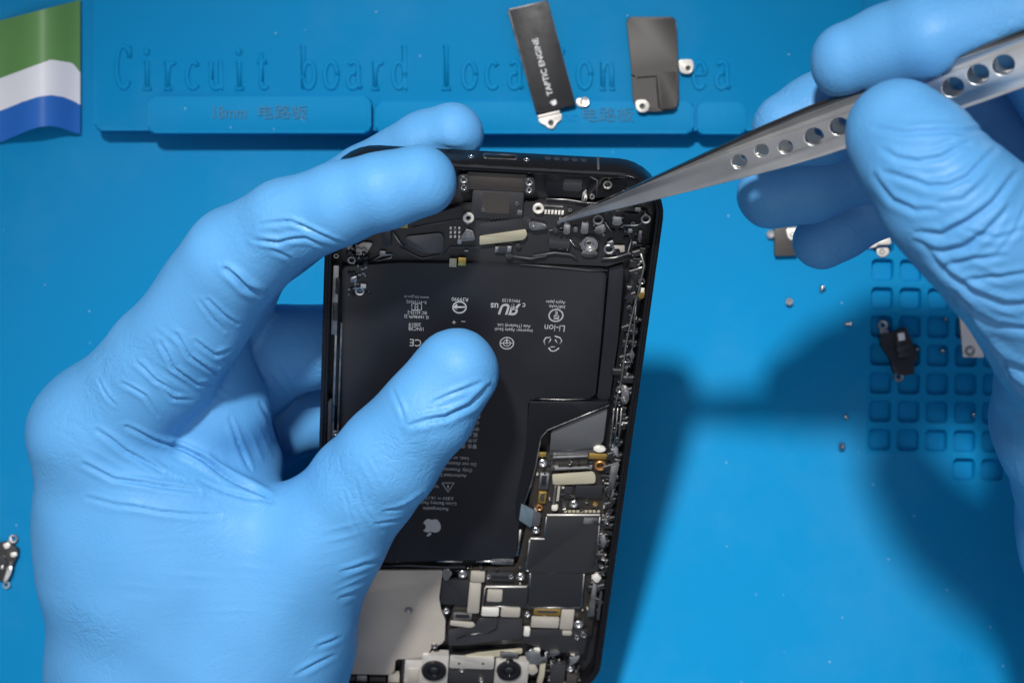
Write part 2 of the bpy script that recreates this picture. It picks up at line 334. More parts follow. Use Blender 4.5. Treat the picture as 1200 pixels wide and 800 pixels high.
def sl(name, pts, h, t, m, bev=0.12, rnd=0.0, par=None):
    return prism(name, [ph(x, y, h) for x, y in pts], h-t, h, m, par or phone, bev=bev, rnd=rnd)
def rc(name, x0, y0, x1, y1, h, t, m, bev=0.12, rnd=0.0, par=None, dang=0.0):
    a, b, c, d = ph(x0, (y0+y1)/2, h), ph(x1, (y0+y1)/2, h), ph((x0+x1)/2, y0, h), ph((x0+x1)/2, y1, h)
    cx, cy = (a[0]+b[0])/2, (c[1]+d[1])/2; hw, hh = abs(b[0]-a[0])/2, abs(c[1]-d[1])/2
    ca, sa = math.cos(dang), math.sin(dang)
    pts = [(cx+x*ca-y*sa, cy+x*sa+y*ca) for x, y in ((-hw, -hh), (hw, -hh), (hw, hh), (-hw, hh))]
    return prism(name, pts, h-t, h, m, par or phone, bev=bev, rnd=rnd)
def ring(name, x, y, rpx, h, m, hole=.5, t=.6, par=None, n=20):
    q = ph(x, y, h); return lathe(name, (q[0], q[1], h), ringprof(rpx/5.2, hole, t), m, par or phone, n)
def screw(x, y, rpx, h, m='steel', par=None):
    q = ph(x, y, h); return lathe('screw', (q[0], q[1], h), screwprof(rpx/5.2), m, par or phone, 18)
def line(name, pts, h, r, m, par=None, flat=1.0):
    return tube(name, [(*ph(x, y, h), h) for x, y in pts], r, m, par or phone, 6, flat)
def rr_loop(inset, z, n=9):
    return [(x, y, z) for x, y in rrect(PW/2-inset, PL/2-inset, max(10.5-inset, 1.0), n)]
def loft(name, loops, m, par, cap=False, smooth=35):
    V, Fc = [], []; n = len(loops[0])
    for L_ in loops: V += L_
    for j in range(len(loops)-1):
        for i in range(n): Fc.append((j*n+i, j*n+(i+1) % n, (j+1)*n+(i+1) % n, (j+1)*n+i))
    if cap: Fc.append(tuple(range((len(loops)-1)*n, len(loops)*n)))
    if cap == 2: Fc.append(tuple(range(n))[::-1])
    bm = bmesh.new(); vs = [bm.verts.new(v) for v in V]
    for f in Fc: bm.faces.new([vs[i] for i in f])
    return mkbm(name, bm, m, par, smooth)
loft('frame', [rr_loop(*q) for q in ((.5, -7.3), (.1, -7.1), (0, -6.8), (0, -.45), (.1, -.2), (.35, -.05), (.55, 0), (.8, 0), (.9, -.05), (.95, -.5), (1.5, -.55), (1.6, -.8), (1.75, -5.2))], 'frame', phone)
loft('gasket', [rr_loop(*q) for q in ((.97, -.3), (1.0, -.22), (1.35, -.22), (1.45, -.3), (1.45, -.56))], 'gloss', phone)
loft('midframe', [rr_loop(1.7, -5.4), rr_loop(1.7, -4.6)], 'black', phone, cap=2)
loft('back_glass', [rr_loop(.55, -7.2), rr_loop(.8, -7.5), rr_loop(1.2, -7.55)], 'gloss', phone, cap=True)

# battery with its printed film
BH = -1.3
batt = sl('battery', [(401, 312), (470, 308), (560, 309), (640, 314), (711, 319), (704, 400), (697, 466), (624, 466), (619, 470), (617, 520), (611, 585), (604, 654), (401, 660)], BH, 3.2, 'batt', bev=0.45, rnd=1.0)
sl('pouch_flap', [(714, 317), (731, 313), (724, 400), (714, 468), (700, 467), (707, 400)], BH-.7, 2.2, 'batt', bev=0.3, rnd=.5)
line('seam', [(610, 310), (650, 313), (690, 317), (712, 317)], BH+.05, .22, 'dgrey')
line('seam', [(708, 330), (704, 380), (700, 430), (696, 466)], BH-.25, .16, 'gloss')
line('seam', [(626, 467), (660, 468), (692, 467)], BH-.15, .16, 'dsteel')
line('seam', [(622, 474), (620, 500), (619, 515)], BH-.15, .16, 'dsteel')
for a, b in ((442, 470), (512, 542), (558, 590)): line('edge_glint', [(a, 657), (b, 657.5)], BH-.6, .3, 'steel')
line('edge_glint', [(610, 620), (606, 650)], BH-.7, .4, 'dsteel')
rc('tape_tab', 575, 654, 602, 661, BH-.5, .6, 'dsteel', rnd=.4)
AN = math.pi
def bt(s, x, y, sz, al='CENTER', sx=1.0, m='ink', off=0.0, sh=0.0):
    q = ph(x, y, BH); return text('print', s, (q[0], q[1], BH+.02), sz, AN, m, batt, ext=.025, align=al, sx=sx*.86, off=off, shear=sh)
bt('www.bis.gov.in', 488, 348, 1.1, sx=.95); bt('R-41134692', 488, 353.5, 1.1, sx=.95)
bt('IEC 62133-2', 489, 366, 1.1, sx=.9); bt('IS 16046(Pt 2)', 488, 371, 1.1, sx=1.0); bt('20019', 486, 380, 1.25); bt('1INC3B', 488, 385, 1.25)
bt('CE', 487, 401, 2.6); bt('R39990', 539, 350.5, 1.25, sx=1.1)
bt('+', 532, 377, 2.0); bt('–', 543, 377, 2.0)
def circ(x, y, rpx, wd=.22):
    q = ph(x, y, BH); lathe('print', (q[0], q[1], BH), [(rpx/5.25-wd, .0), (rpx/5.25-wd, .045), (rpx/5.25, .045), (rpx/5.25, 0)], 'ink', batt, 32)
def stroke(pts, wd=.12):
    tube('print', [(*ph(x, y, BH), BH+.01) for x, y in pts], wd, 'ink', batt, 6, .35)
circ(538.5, 360, 8.3, .32); stroke([(532, 360), (546, 360)], .24); stroke([(536, 357), (532, 360), (536, 363)], .2)
rq = rounded([ph(482.5, 355.5, BH), ph(494, 355.5, BH), ph(494, 363.5, BH), ph(482.5, 363.5, BH)], .4); tube('print', [(*q, BH+.01) for q in rq+rq[:1]], .1, 'ink', batt, 6, .35)
circ(488, 358.2, 2.2, .14); circ(488, 361.4, 2.2, .14)
bt('MH16120', 599, 352, 1.15); bt('c', 614, 358, 2.0, off=.01); bt('us', 579.5, 358.5, 2.4, off=.015)
bt('Я', 604, 361.5, 3.7, sx=1.0, off=.03, sh=.25); bt('U', 592.5, 361.5, 3.7, sx=1.0, off=.03, sh=.25)
bt('Asia (Thailand) Ltd.', 602, 381.5, 1.1); bt('Importer: Apple Saudi', 602, 386.5, 1.1)
circ(594, 402, 8.5, .25); circ(594, 402, 4.6, .18); stroke([(586, 402), (602, 402)]); stroke([(594, 397), (594, 407)])
bt('Apple Japan', 651, 354, 1.1, sx=.95); bt('3687mAh', 653, 359, 1.1, sx=1.0)
circ(651.5, 369.5, 8.8, .3); bt('PS', 652, 371.5, 1.5, off=.02); bt('E', 652, 367, 1.5, off=.02); bt('Li-ion', 650, 384, 2.4)
for k in range(3):                                  # chasing arrows
    a0 = 90+120*k; pts = []
    for a, r in ((a0-48, 8.5), (a0-12, 9.5), (a0+12, 9.5), (a0+40, 7.0)):
        pts.append((648+r*1.15*math.cos(math.radians(a)), 402+r*math.sin(math.radians(a))))
    stroke(pts, .16); stroke([(648+5*math.cos(math.radians(a0-30)), 402+5*math.sin(math.radians(a0-30))), (648+5.5*math.cos(math.radians(a0+35)), 402+5.5*math.sin(math.radians(a0+35)))], .12)
for s, x, y, sz in (('heat, or dispose of in fire.', 549.5, 537, 1.32), ('Do not disassemble, puncture,', 558.5, 543.8, 1.32), ('Only. Potential for fire or', 553.5, 550.8, 1.32), ('Authorized Service Provider', 546.5, 557.3, 1.32),
                    ('3.83V ⎓ 14.13Wh', 531.7, 583.7, 1.3), ('Li-ion Battery Pack', 535, 590, 1.3), ('Rechargeable', 525.5, 596.3, 1.3),
                    ('警告 请勿拆解', 559, 522.5, 1.3), ('火中 警告', 559.5, 515.8, 1.3), ('投入水中', 560, 509, 1.3), ('中国制造', 562, 502, 1.3), ('GB/T 18287', 561.5, 495, 1.3), ('A2466', 563, 488.5, 1.3), ('-A2', 562.5, 481.5, 1.3), ('三三', 563, 475, 1.3), ('8', 563, 468.5, 1.3), ('型号', 563, 461, 1.3)):
    bt(s, x, y, sz, 'LEFT')
stroke([(518, 565.5), (532, 565.5), (525, 576), (518, 565.5)], .16); stroke([(525, 567.5), (525, 572)], .16); bt('WARNING', 514.5, 569.5, 1.1, 'LEFT')
q = ph(506, 618, BH); emblem('print', (q[0], q[1], BH+.02), 5.2, AN, 'ink', batt, .025)

# charging-port end
def pe(px, py):                      # a photo pixel on the phone's end face
    d = RwI @ Vector(((px-600)/F, -(py-400)/F, -1.0)); t = (PL/2-CamL.y)/d.y; q = CamL+d*t
    return (q.x, q.z)
def end_slab(name, pts, out, m, rnd=.3):
    pts = rounded([pe(x, y) for x, y in pts], rnd); bm = bmesh.new(); add_prism(bm, pts, 0, out+.5, .05)
    for v in bm.verts: v.co = Vector((v.co.x, PL/2-.5+v.co.z, v.co.y))
    return mkbm(name, bm, m, phone, 30)
for x, y in ((552, 183.5), (617, 187)):
    q = pe(x, y); bm = bmesh.new(); add_lathe(bm, (q[0], PL/2, q[1]), screwprof(.75), 16, X=Vector((1, 0, 0)), Y=Vector((0, 0, -1)), Z=Vector((0, 1, 0))); mkbm('end_screw', bm, 'steel', phone, 40)
pt = end_slab('charging_port', [(566, 179.5), (606, 181.5), (606, 187.5), (566, 185.5)], .05, 'dsteel', .55); end_slab('port_mouth', [(568, 181.5), (604.5, 183.3), (604.5, 186.3), (568, 184.5)], .08, 'gloss', .4)
for i in range(5):
    q = pe(642+i*10.5, 185.5+i*.6); bm = bmesh.new(); add_lathe(bm, (q[0], PL/2, q[1]), [(0, .02), (.55, .02), (.7, .04), (.75, -.1)], 16, Y=Vector((0, 0, -1)), Z=Vector((0, 1, 0))); mkbm('speaker_hole', bm, 'dgrey', phone, 40)
end_slab('end_band', [(699.5, 183.5), (702, 183.6), (702.5, 199), (700, 199)], .04, 'grey', .1)  # narrow grey band across the end face
sl('gloss_cover', [(640, 200), (690, 200), (735, 206), (734, 228), (690, 233), (640, 229)], -1.9, 1.5, 'gloss', rnd=.6)
rc('port_cover', 546, 203, 618, 223, -1.6, 2.4, 'brown', bev=.3, rnd=.6); rc('port_body', 553, 223.5, 613, 256, -1.75, 2.0, 'dgrey', bev=.25, rnd=.5)
for x, y in ((543.5, 215), (620, 218)):
    sl('port_lug', [(x-7, y-10), (x+6, y-11), (x+7, y+10), (x-6, y+11)], -1.3, 1.6, 'dgrey', rnd=1.3); screw(x, y-4, 4.6, -1.15); screw(x, y+5, 4, -1.15)
rc('port_label', 565, 226, 597, 250, -1.68, .1, 'brown', bev=.0)
sl('charge_board', [(400, 290), (470, 262), (545, 240), (640, 236), (735, 236), (760, 250), (750, 300), (712, 312), (560, 306), (402, 308)], -2.6, 1.0, 'shield', bev=.15, rnd=.8)
ring('standoff', 549, 256, 6.3, -1.3, 'white', .45); ring('standoff', 631, 245, 6.3, -1.7, 'white', .45)
line('flex_edge', [(482, 267), (510, 262), (540, 257)], -2.4, .22, 'grey')
for i in range(6): rc('contact', 638+i*4.0, 246.5+i*.15, 640.6+i*4.0, 251+i*.15, -2.3, .3, 'white', bev=.04)
rc('contact_rail', 637, 241, 660, 243, -2.3, .3, 'dsteel', bev=.05)
for i in range(3):
    for j in range(3): rc('contact', 527+i*5, 266+j*5, 529.4+i*5, 269+j*5, -2.4, .3, 'white', bev=.04)
sl('connector_bar', [(561, 262), (610, 256), (622, 256), (625, 268), (564, 277)], -1.7, 1.2, 'dgrey', bev=.2, rnd=.4)
for i in range(9): rc('contact', 575+i*4, 254.5-i*.35, 577.5+i*4, 258.5-i*.35, -1.6, .4, 'black', bev=.05)
sl('foil_strip', [(562, 277), (616, 269), (618, 275), (614, 281), (562, 287)], -1.5, .25, 'olive', bev=.06, rnd=.3)
sl('grounding_tab', [(539, 283), (541, 276), (547, 268), (554, 270), (557, 280), (556, 282)], -1.9, .5, 'dsteel', rnd=.3); ring('grounding_ring', 548.5, 274.5, 4.2, -1.75, 'steel', .5, .3)
rc('gold_contact', 461, 261, 478, 267.5, -1.5, .9, 'gold', bev=.15); rc('gold_contact', 462, 261.5, 477.5, 263.7, -1.35, .3, 'white', bev=.08)
sl('flex_cable', [(474, 277), (516, 273), (520, 277), (519, 296), (500, 297), (478, 288)], -1.9, .25, 'grey', bev=.08, rnd=1.2)
sl('flex_cable', [(449, 268), (458, 266), (458, 288), (449, 289)], -1.8, .4, 'dgrey', bev=.1, rnd=.3)
line('flex_edge', [(469, 290), (485, 299), (495, 303), (514, 299)], -2.2, .2, 'grey'); line('flex_edge', [(433, 307), (448, 299), (460, 298), (458, 302), (440, 306)], -2.0, .22, 'dsteel')
rc('gold_pad', 526.5, 303, 535, 313, BH+.1, .2, 'olive', bev=.05); rc('gold_pad', 537, 302, 546, 311.5, BH+.1, .2, 'gold', bev=.05)
rc('small_connector', 580, 289, 599.5, 297, -1.9, .6, 'dgrey', bev=.1); rc('connector_end', 580, 289.5, 584, 296, -1.75, .5, 'steel', bev=.1); rc('connector_end', 594.5, 288.5, 599.5, 296, -1.75, .5, 'steel', bev=.1)
sl('pinched_tab', [(619, 262), (627, 260), (640, 263), (641, 268), (622, 270)], -1.3, .5, 'steel', rnd=.5); ring('tab_ring', 625, 263.5, 3.6, -1.15, 'dsteel', .5, .3)
for x0, y0, x1, y1, m in ((660.5, 263, 668, 274.5, 'steel'), (681, 261, 689.5, 274, 'steel'), (718, 254, 728.5, 264, 'steel'), (731, 250, 748, 262, 'gloss'), (643, 282, 668, 291, 'dgrey'), (592, 298, 601, 303, 'dgrey')):
    rc('clip', x0, y0, x1, y1, -1.6, 1.0, m, bev=.2, rnd=.3)
for x, y, r, m in ((701, 258, 6.5, 'dsteel'), (757, 257, 6, 'steel'), (714, 292.5, 6.5, 'steel'), (753, 235, 4, 'dsteel')): ring('grounding_ring', x, y, r, -1.5, m, .55)
sl('clip', [(697, 266), (708, 262), (711, 270), (705, 274), (698, 274)], -1.7, .8, 'dsteel', rnd=.4)
line('flex_edge', [(709, 260), (714, 268), (718, 272)], -1.7, .22, 'dsteel'); line('flex_edge', [(730, 264), (745, 264), (752, 262)], -1.5, .25, 'steel')
q = ph(690.5, 287, -1.2); lathe('coax_socket', (q[0], q[1], -1.2), [(0, -.5), (.7, -.5), (.8, -.1), (1.0, .0), (1.15, -.3), (1.5, -.3), (1.6, .1), (1.85, .1), (2.0, -.2), (2.1, -1.2)], 'steel', phone, 24)
sl('coax_base', [(680, 297), (684, 293), (698, 293), (701, 298), (697, 301), (683, 301)], -1.9, .6, 'dsteel', rnd=.4)
sl('gold_tab', [(719, 288), (732, 288), (732, 295), (727, 296), (726, 291), (719, 292)], -1.6, .3, 'tan', bev=.06)
sl('cable_end', [(711, 284), (718, 281), (720, 286), (713, 288)], -1.5, .4, 'steel', rnd=.3)
ring('microphone_ring', 712, 217, 5.5, -1.2, 'dsteel', .5); ring('microphone_ring', 694, 231, 3.2, -1.2, 'dsteel', .4)
sl('gasket_tab', [(681, 236), (683, 225), (687, 222), (688, 233), (687, 238)], -1.3, .4, 'steel', rnd=.3)
rc('corner_bracket', 700, 206, 745, 232, -2.2, .8, 'dgrey', bev=.2, rnd=.8); rc('corner_bracket', 660, 210, 682, 224, -1.8, .4, 'dgrey', bev=.2, rnd=.4)

for pts, r, m in (([(625, 300), (650, 296), (668, 298), (676, 303)], .2, 'grey'), ([(704, 303), (720, 302), (736, 297), (740, 280)], .22, 'dsteel'), ([(640, 233), (665, 234), (690, 238), (735, 237)], .2, 'dsteel'), ([(668, 281), (672, 287), (680, 290)], .18, 'dsteel'), ([(731, 268), (738, 275), (742, 290)], .2, 'grey'), ([(520, 300), (528, 290), (560, 290)], .15, 'grey'), ([(600, 300), (622, 303), (640, 300)], .15, 'grey'), ([(460, 272), (468, 284), (474, 290)], .2, 'dsteel'), ([(690, 206), (700, 211), (699, 230)], .2, 'dsteel')):
    line('flex_edge', pts, -1.85, r, m)  # highlights along the flex edges, built in as thin paler lines
for x0, y0, x1, y1, m in ((536, 281, 541, 286, 'steel'), (606, 246, 612, 252, 'dsteel'), (655, 256, 659, 261, 'steel'), (672, 266, 677, 272, 'dsteel'), (736, 268, 741, 273, 'steel'), (741, 283, 746, 287, 'steel'), (744, 243, 751, 248, 'dsteel'), (748, 270, 752, 282, 'dsteel'), (604, 286, 610, 291, 'dgrey'), (445, 294, 452, 300, 'dsteel'), (654, 288, 660, 292, 'grey'), (648, 268, 654, 273, 'dgrey')):
    rc('small_part', x0, y0, x1, y1, -1.7, .8, m, bev=.15, rnd=.2)
for x, y in ((566, 246), (606, 239), (668, 246), (724, 246), (742, 262)): ring('rivet', x, y, 2.4, -1.55, 'dsteel', .4, .3, n=12)

# left side rail
for x0, y0, x1, y1, m in ((389.5, 311, 396, 392, 'dsteel'), (382, 388, 385.5, 470, 'dgrey'), (390, 392, 392.5, 540, 'dsteel'), (396.5, 378, 398.5, 540, 'dsteel'), (393, 325, 398, 345, 'black'), (389.5, 354, 396, 376, 'pcb'), (383, 470, 388, 530, 'dgrey')):
    rc('side_rail', x0, y0, x1, y1, -1.2, 1.2, m, bev=.15, rnd=.2)
ring('rail_lug', 394, 300, 3.2, -1.0, 'steel', .45); ring('rail_lug', 393, 508, 3.4, -1.0, 'steel', .4)
ring('cluster_ring', 421.5, 341.5, 5.8, -.5, 'steel', .55); rc('cluster_tab', 422.5, 333, 429, 338, -.4, .5, 'white', bev=.1)
ring('cluster_ring', 412, 305, 5, -.6, 'dsteel', .55); sl('cluster_tab', [(411, 325), (418, 323), (418, 330), (411, 331)], -.6, .5, 'steel', rnd=.2)
sl('cluster_plate', [(415, 290), (425, 284), (437, 285), (430, 296), (420, 300)], -1.4, .4, 'tan', rnd=.5)
# right gap, flex and side rail
sl('side_gap_fill', [(745, 300), (752, 302), (747, 360), (734, 430), (723, 470), (716, 470), (726, 400), (734, 340)], -2.2, 1.0, 'gloss', bev=.2, rnd=.5)  # glossy black slab filling the gap beside the battery
line('side_flex', [(751, 297), (755, 310), (751, 330), (740, 372), (734, 400), (729, 440), (722, 470), (717, 500)], -1.1, .28, 'dsteel')
line('side_flex', [(746, 345), (744, 372), (742, 400), (738, 430)], -1.3, .22, 'dsteel')
ring('side_ring', 752, 330, 4.2, -.9, 'dsteel', .5); sl('side_clip', [(748, 346), (753, 337), (756, 342), (754, 350), (749, 350)], -.8, .5, 'gold', rnd=.3); rc('side_clip', 751, 338, 755, 343, -.7, .3, 'white', bev=.08)
ring('side_ring', 725.5, 456.5, 4.2, -.9, 'steel', .6); sl('side_bracket', [(729, 455), (733, 451), (737, 456), (737, 470), (732, 474), (728, 469)], -.9, .6, 'steel', rnd=.4)
screw(733, 457, 2.6, -.7, 'dsteel'); screw(731.5, 468, 2.6, -.7, 'dsteel')
for x in (719.5, 724, 728.5): line('spring_bar', [(x, 478), (x-2, 500), (x-4.5, 524)], -1.0, .24, 'dsteel')
sl('side_clip', [(740, 408), (744, 416), (741, 422), (738, 417)], -.9, .5, 'steel', rnd=.3); rc('side_clip', 733.5, 437, 736.5, 444, -.9, .5, 'steel', bev=.1)
for pts, m in (([(717, 520), (724, 524), (725, 536), (718, 531)], 'steel'), ([(716, 545), (726, 543), (722, 560), (716, 582), (712, 582), (714, 560)], 'dsteel'), ([(714, 572), (717, 566), (720, 578), (717, 583), (713, 581)], 'steel'),
               ([(704, 628), (708, 626), (711, 634), (708, 642), (704, 640)], 'steel'), ([(693, 676), (700, 672), (705, 677), (700, 683), (697, 681)], 'white'), ([(695, 684), (700, 684), (696, 722), (688, 722), (692, 700)], 'dsteel'), ([(703, 694), (706, 693), (702, 727), (699, 724)], 'dgrey')):
    sl('side_clip', pts, -1.0, .7, m, rnd=.3)
for x, y in ((712, 604), (711, 612), (707, 655), (705, 664)): screw(x, y, 2.8, -1.0, 'steel')

# logic board and its parts
sl('logic_board', [(626, 533), (718, 527), (712, 600), (702, 680), (692, 745), (640, 752), (530, 756), (524, 735), (545, 668), (606, 662), (616, 620), (622, 575)], -2.6, 1.0, 'pcb', bev=.15, rnd=.5)
sl('battery_flex', [(620, 470), (714, 470), (714, 474), (676, 489), (642, 503), (635, 512), (628, 545), (622, 570), (613, 593), (607, 612), (604, 606), (604, 590), (613, 545), (617, 515)], BH+.25, 1.0, 'gloss', bev=.35, rnd=.8)
line('flex_edge', [(714, 474.5), (680, 488), (642, 503.5), (634, 512), (628, 545), (622, 568), (614, 590)], BH+.2, .16, 'dsteel')
sl('grey_flex', [(646, 505), (678, 490), (712, 478), (707, 516), (696, 532), (644, 533)], -2.0, .3, 'grey', bev=.08, rnd=.4)
line('flex_edge', [(645, 528), (670, 527), (695, 525)], -1.9, .14, 'dgrey')
sl('battery_connector_flex', [(611, 590), (626, 598), (622, 618), (608, 609)], -.9, .3, 'slate', bev=.1, rnd=.3); sl('battery_connector_flex', [(626.3, 598), (634, 602), (632, 616), (622.5, 616.5)], -1.0, .3, 'grey', bev=.1, rnd=.3)
for x, y, r in ((636, 543, 5.6), (672.5, 591, 5.4), (628, 621.5, 5.2), (610, 676, 5.6), (542, 673, 6), (678, 732, 6.4), (618, 720, 4.4), (525, 672, 5.2), (523, 716, 4.6)): screw(x, y, r, -1.5)
rc('gold_pad', 690, 531.5, 715, 538, -1.8, .5, 'gold', bev=.1); rc('gold_pad', 628, 530, 640, 535, -1.9, .4, 'gold', bev=.1)
sl('button_dome', [(695, 526), (700, 523), (708, 524), (711, 528), (703, 530), (697, 529)], -1.3, .7, 'white', bev=.2, rnd=.5)
for pts in ([(648, 535), (689, 533.5), (689, 535.5), (648, 537.3)], [(650, 548.5), (691, 547), (691, 549.3), (650, 551)]): sl('shield_edge', pts, -1.6, .5, 'steel', bev=.1)
rc('edge_post', 645.5, 544, 649.5, 551, -1.7, .6, 'dsteel', bev=.12, rnd=.2); rc('edge_post', 690.5, 545, 694, 550, -1.6, .6, 'steel', bev=.12)
sl('foil_strip', [(647, 556), (695, 552.5), (698, 557), (697.5, 566), (648, 568)], -1.4, .25, 'olive', bev=.07, rnd=.5)
ring('gold_standoff', 703.5, 546, 7, -1.6, 'copper', .6, .8)
cn = rc('board_connector', 632, 554, 643, 573, -1.7, .6, 'steel', bev=.12, rnd=.3); rc('socket', 634.5, 557, 640.5, 569, -1.6, .3, 'black', bev=.1, par=cn)
cn = rc('board_connector', 631, 575.5, 640, 589.5, -1.8, .5, 'gold', bev=.1, rnd=.2); rc('socket', 633.2, 578.5, 637.8, 586.5, -1.7, .3, 'brown', bev=.05, par=cn)
ring('copper_ring', 632, 595, 4.4, -1.8, 'copper', .5)
rc('coax_line', 648, 569, 651, 597, -1.7, .4, 'dsteel', bev=.15); rc('coax_line', 652.3, 569, 655.5, 596, -1.8, .4, 'tan', bev=.15); rc('coax_end', 646.5, 592.5, 653.5, 598, -1.5, .5, 'white', bev=.2, rnd=.3)
rc('chip', 674, 569, 706, 583, -1.7, .9, 'shield', bev=.1); rc('chip', 660, 570, 671, 584, -1.9, .7, 'shield', bev=.1)
ring('gold_dot', 697.5, 591, 3.4, -1.9, 'gold', .2, .4)
for i in range(9): rc('contact', 661+i*4.8, 598.2, 664.6+i*4.8, 600.6, -1.9, .3, 'olive', bev=.05)
SH = [(641.5, 603.5), (703, 603.5), (697, 669.5), (684.5, 671), (681, 711), (620, 711), (619, 669.5), (616, 669.5), (621.5, 629.5), (638, 630)]
sh = sl('shield_can', SH, -1.5, 1.0, 'shield', bev=.12, rnd=.25)
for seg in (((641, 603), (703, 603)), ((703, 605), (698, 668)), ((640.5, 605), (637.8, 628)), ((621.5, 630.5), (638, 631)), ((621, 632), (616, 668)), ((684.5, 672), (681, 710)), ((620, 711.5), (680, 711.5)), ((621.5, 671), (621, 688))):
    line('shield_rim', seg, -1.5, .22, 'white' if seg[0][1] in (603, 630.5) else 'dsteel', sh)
line('fold', [(619.5, 671), (684, 671)], -1.49, .05, 'gloss', sh); rc('shield_tag', 684, 606.5, 700, 614, -1.42, .08, 'dsteel', bev=.02, par=sh)
fr = rc('shield_can', 569, 686, 618, 711, -1.7, .8, 'shield', bev=.12, rnd=.2)
line('shield_rim', [(569, 687), (617, 687)], -1.65, .25, 'white', fr); line('shield_rim', [(568.5, 688), (565.5, 709)], -1.65, .2, 'dsteel', fr); line('shield_rim', [(566, 710), (614, 710.5)], -1.65, .16, 'dsteel', fr)
for x0, y0, x1, y1, m in ((571, 691, 588.5, 704.5, 'tan'), (551.5, 670, 568, 681.5, 'tan'), (549, 683, 562.5, 718, 'tan'), (564.5, 711.5, 584.5, 721.5, 'white'), (587, 711.5, 609.5, 722.5, 'tan'), (622.5, 723.5, 655, 735, 'tan'), (657, 714, 672, 737, 'tan'), (614, 735, 621, 745, 'white'), (659, 739, 670, 744, 'tan')):
    rc('foam_pad', x0, y0, x1, y1, -1.35, .6, m, bev=.12, rnd=.35)
cn = rc('board_connector', 625.5, 712.5, 657, 720.5, -1.6, .6, 'gold', bev=.12, rnd=.3); rc('socket', 629.5, 715, 653, 718, -1.5, .3, 'brown', bev=.05, par=cn)
cn = rc('board_connector', 570.5, 671.5, 602, 680, -1.7, .6, 'dgrey', bev=.12, rnd=.3); rc('socket', 576, 674, 596, 677.5, -1.6, .3, 'black', bev=.05, par=cn)
for x in (572.5, 599): ring('connector_lug', x, 676, 3.4, -1.5, 'steel', .4)
rc('board_cover', 517, 679, 549, 708, -1.6, .8, 'shield', bev=.15, rnd=.6)
cn = rc('board_connector', 531, 718, 553, 726, -1.7, .5, 'dsteel', bev=.1, rnd=.3); rc('socket', 534, 719.5, 550, 723.5, -1.6, .3, 'black', bev=.05, par=cn)
sl('foil_strip', [(528, 727), (555, 729), (557, 733), (551, 735), (527, 732)], -1.5, .25, 'tan', rnd=.3)
sl('front_flex', [(525, 738), (556, 733), (562, 724), (585, 724), (612, 724), (612, 748), (570, 752), (526, 756)], -1.7, .4, 'dgrey', bev=.1, rnd=.6)
line('seam', [(535, 748), (548, 743), (558, 742), (572, 741), (582, 736), (584, 722)], -1.62, .16, 'gloss')
sl('dark_flex', [(612, 737), (690, 737), (684, 766), (640, 762), (613, 752)], -1.6, .5, 'shield', bev=.1, rnd=.5)
# haptic-bay shield plate and front-camera assembly
pl = sl('shield_plate', [(441, 668), (519, 668), (517, 681), (514.5, 700), (517, 715), (522, 726), (521, 749), (517, 755), (506, 757), (502, 766), (497, 771), (463.5, 772), (462, 787), (455, 790), (402, 789), (398, 785), (396, 700), (420, 680)], -1.4, .6, 'plate', bev=.15, rnd=.5)
ring('rivet', 479, 715, 5.5, -1.25, 'dsteel', .35, .3, pl)
sl('plate_lug', [(519, 667), (527, 666), (528, 676), (523, 681), (519, 678)], -1.2, .5, 'dsteel', rnd=.5); ring('plate_lug', 509, 757, 4.5, -1.1, 'dsteel', .4)
line('plate_edge', [(441, 663), (480, 662), (520, 664), (545, 664)], -1.5, .35, 'dgrey')
cb = rc('camera_bracket', 471, 770, 618, 800, -1.9, 1.2, 'dgrey', bev=.15, rnd=.6)
rc('bracket_bar', 527, 769.5, 579, 783, -1.3, .6, 'nickel', bev=.12, rnd=.5, par=cb); rc('bracket_box', 474, 773, 495, 801, -1.3, .7, 'nickel', bev=.12, rnd=.3, par=cb); rc('bracket_box', 478, 783, 491, 798, -1.1, .4, 'tan', bev=.12, rnd=.3, par=cb)
for x in (538, 566): ring('bar_hole', x, 777, 1.8, -1.28, 'black', .2, .2, cb)
screw(541, 785, 4, -1.4, 'dsteel', cb); screw(564, 797, 4, -1.3, 'dsteel', cb)
for x0, x1, xc in ((494, 525, 508.5), (580, 619, 596.5)):
    cmo = rc('camera_module', x0, 767 if xc < 550 else 774, x1, 802, -1.0, 2.0, 'nickel', bev=.2, rnd=.4)
    q = ph(xc, 786, -.6); lathe('lens_barrel', (q[0], q[1], -.6), [(0, -.15), (1.3, -.1), (1.45, .3), (2.2, .5), (3.0, .25), (3.2, -.4), (3.2, -1.0)], 'gloss', cmo, 28)
    lathe('lens', (q[0], q[1], -.62), [(0, .15), (.6, .1), (1.2, -.05), (1.4, -.2)], 'lens', cmo, 24)
sl('copper_shim', [(545, 768), (560, 765), (588, 762), (612, 760), (612, 765), (580, 769), (550, 771)], -1.7, .4, 'olive', rnd=.3)
rc('sensor_clip', 586, 764, 607, 770, -1.2, .5, 'steel', bev=.15, rnd=.3)
for pts, m in (([(615, 765), (622, 760), (632, 762), (634, 770), (641, 768), (641, 776), (630, 779), (622, 777), (617, 772)], 'steel'), ([(633, 775), (640, 773), (638, 790), (635, 801), (629, 800), (632, 788)], 'olive'), ([(619, 779), (627, 778), (631, 786), (624, 791), (618, 787)], 'tan'),
               ([(667, 769), (680, 768), (676, 775), (668, 780)], 'steel'), ([(643, 764), (655, 762), (657, 766), (646, 769)], 'dsteel'), ([(623, 761), (633, 760), (633, 764), (624, 765)], 'white')):
    sl('antenna_clip', pts, -1.0, .7, m, bev=.15, rnd=.35)
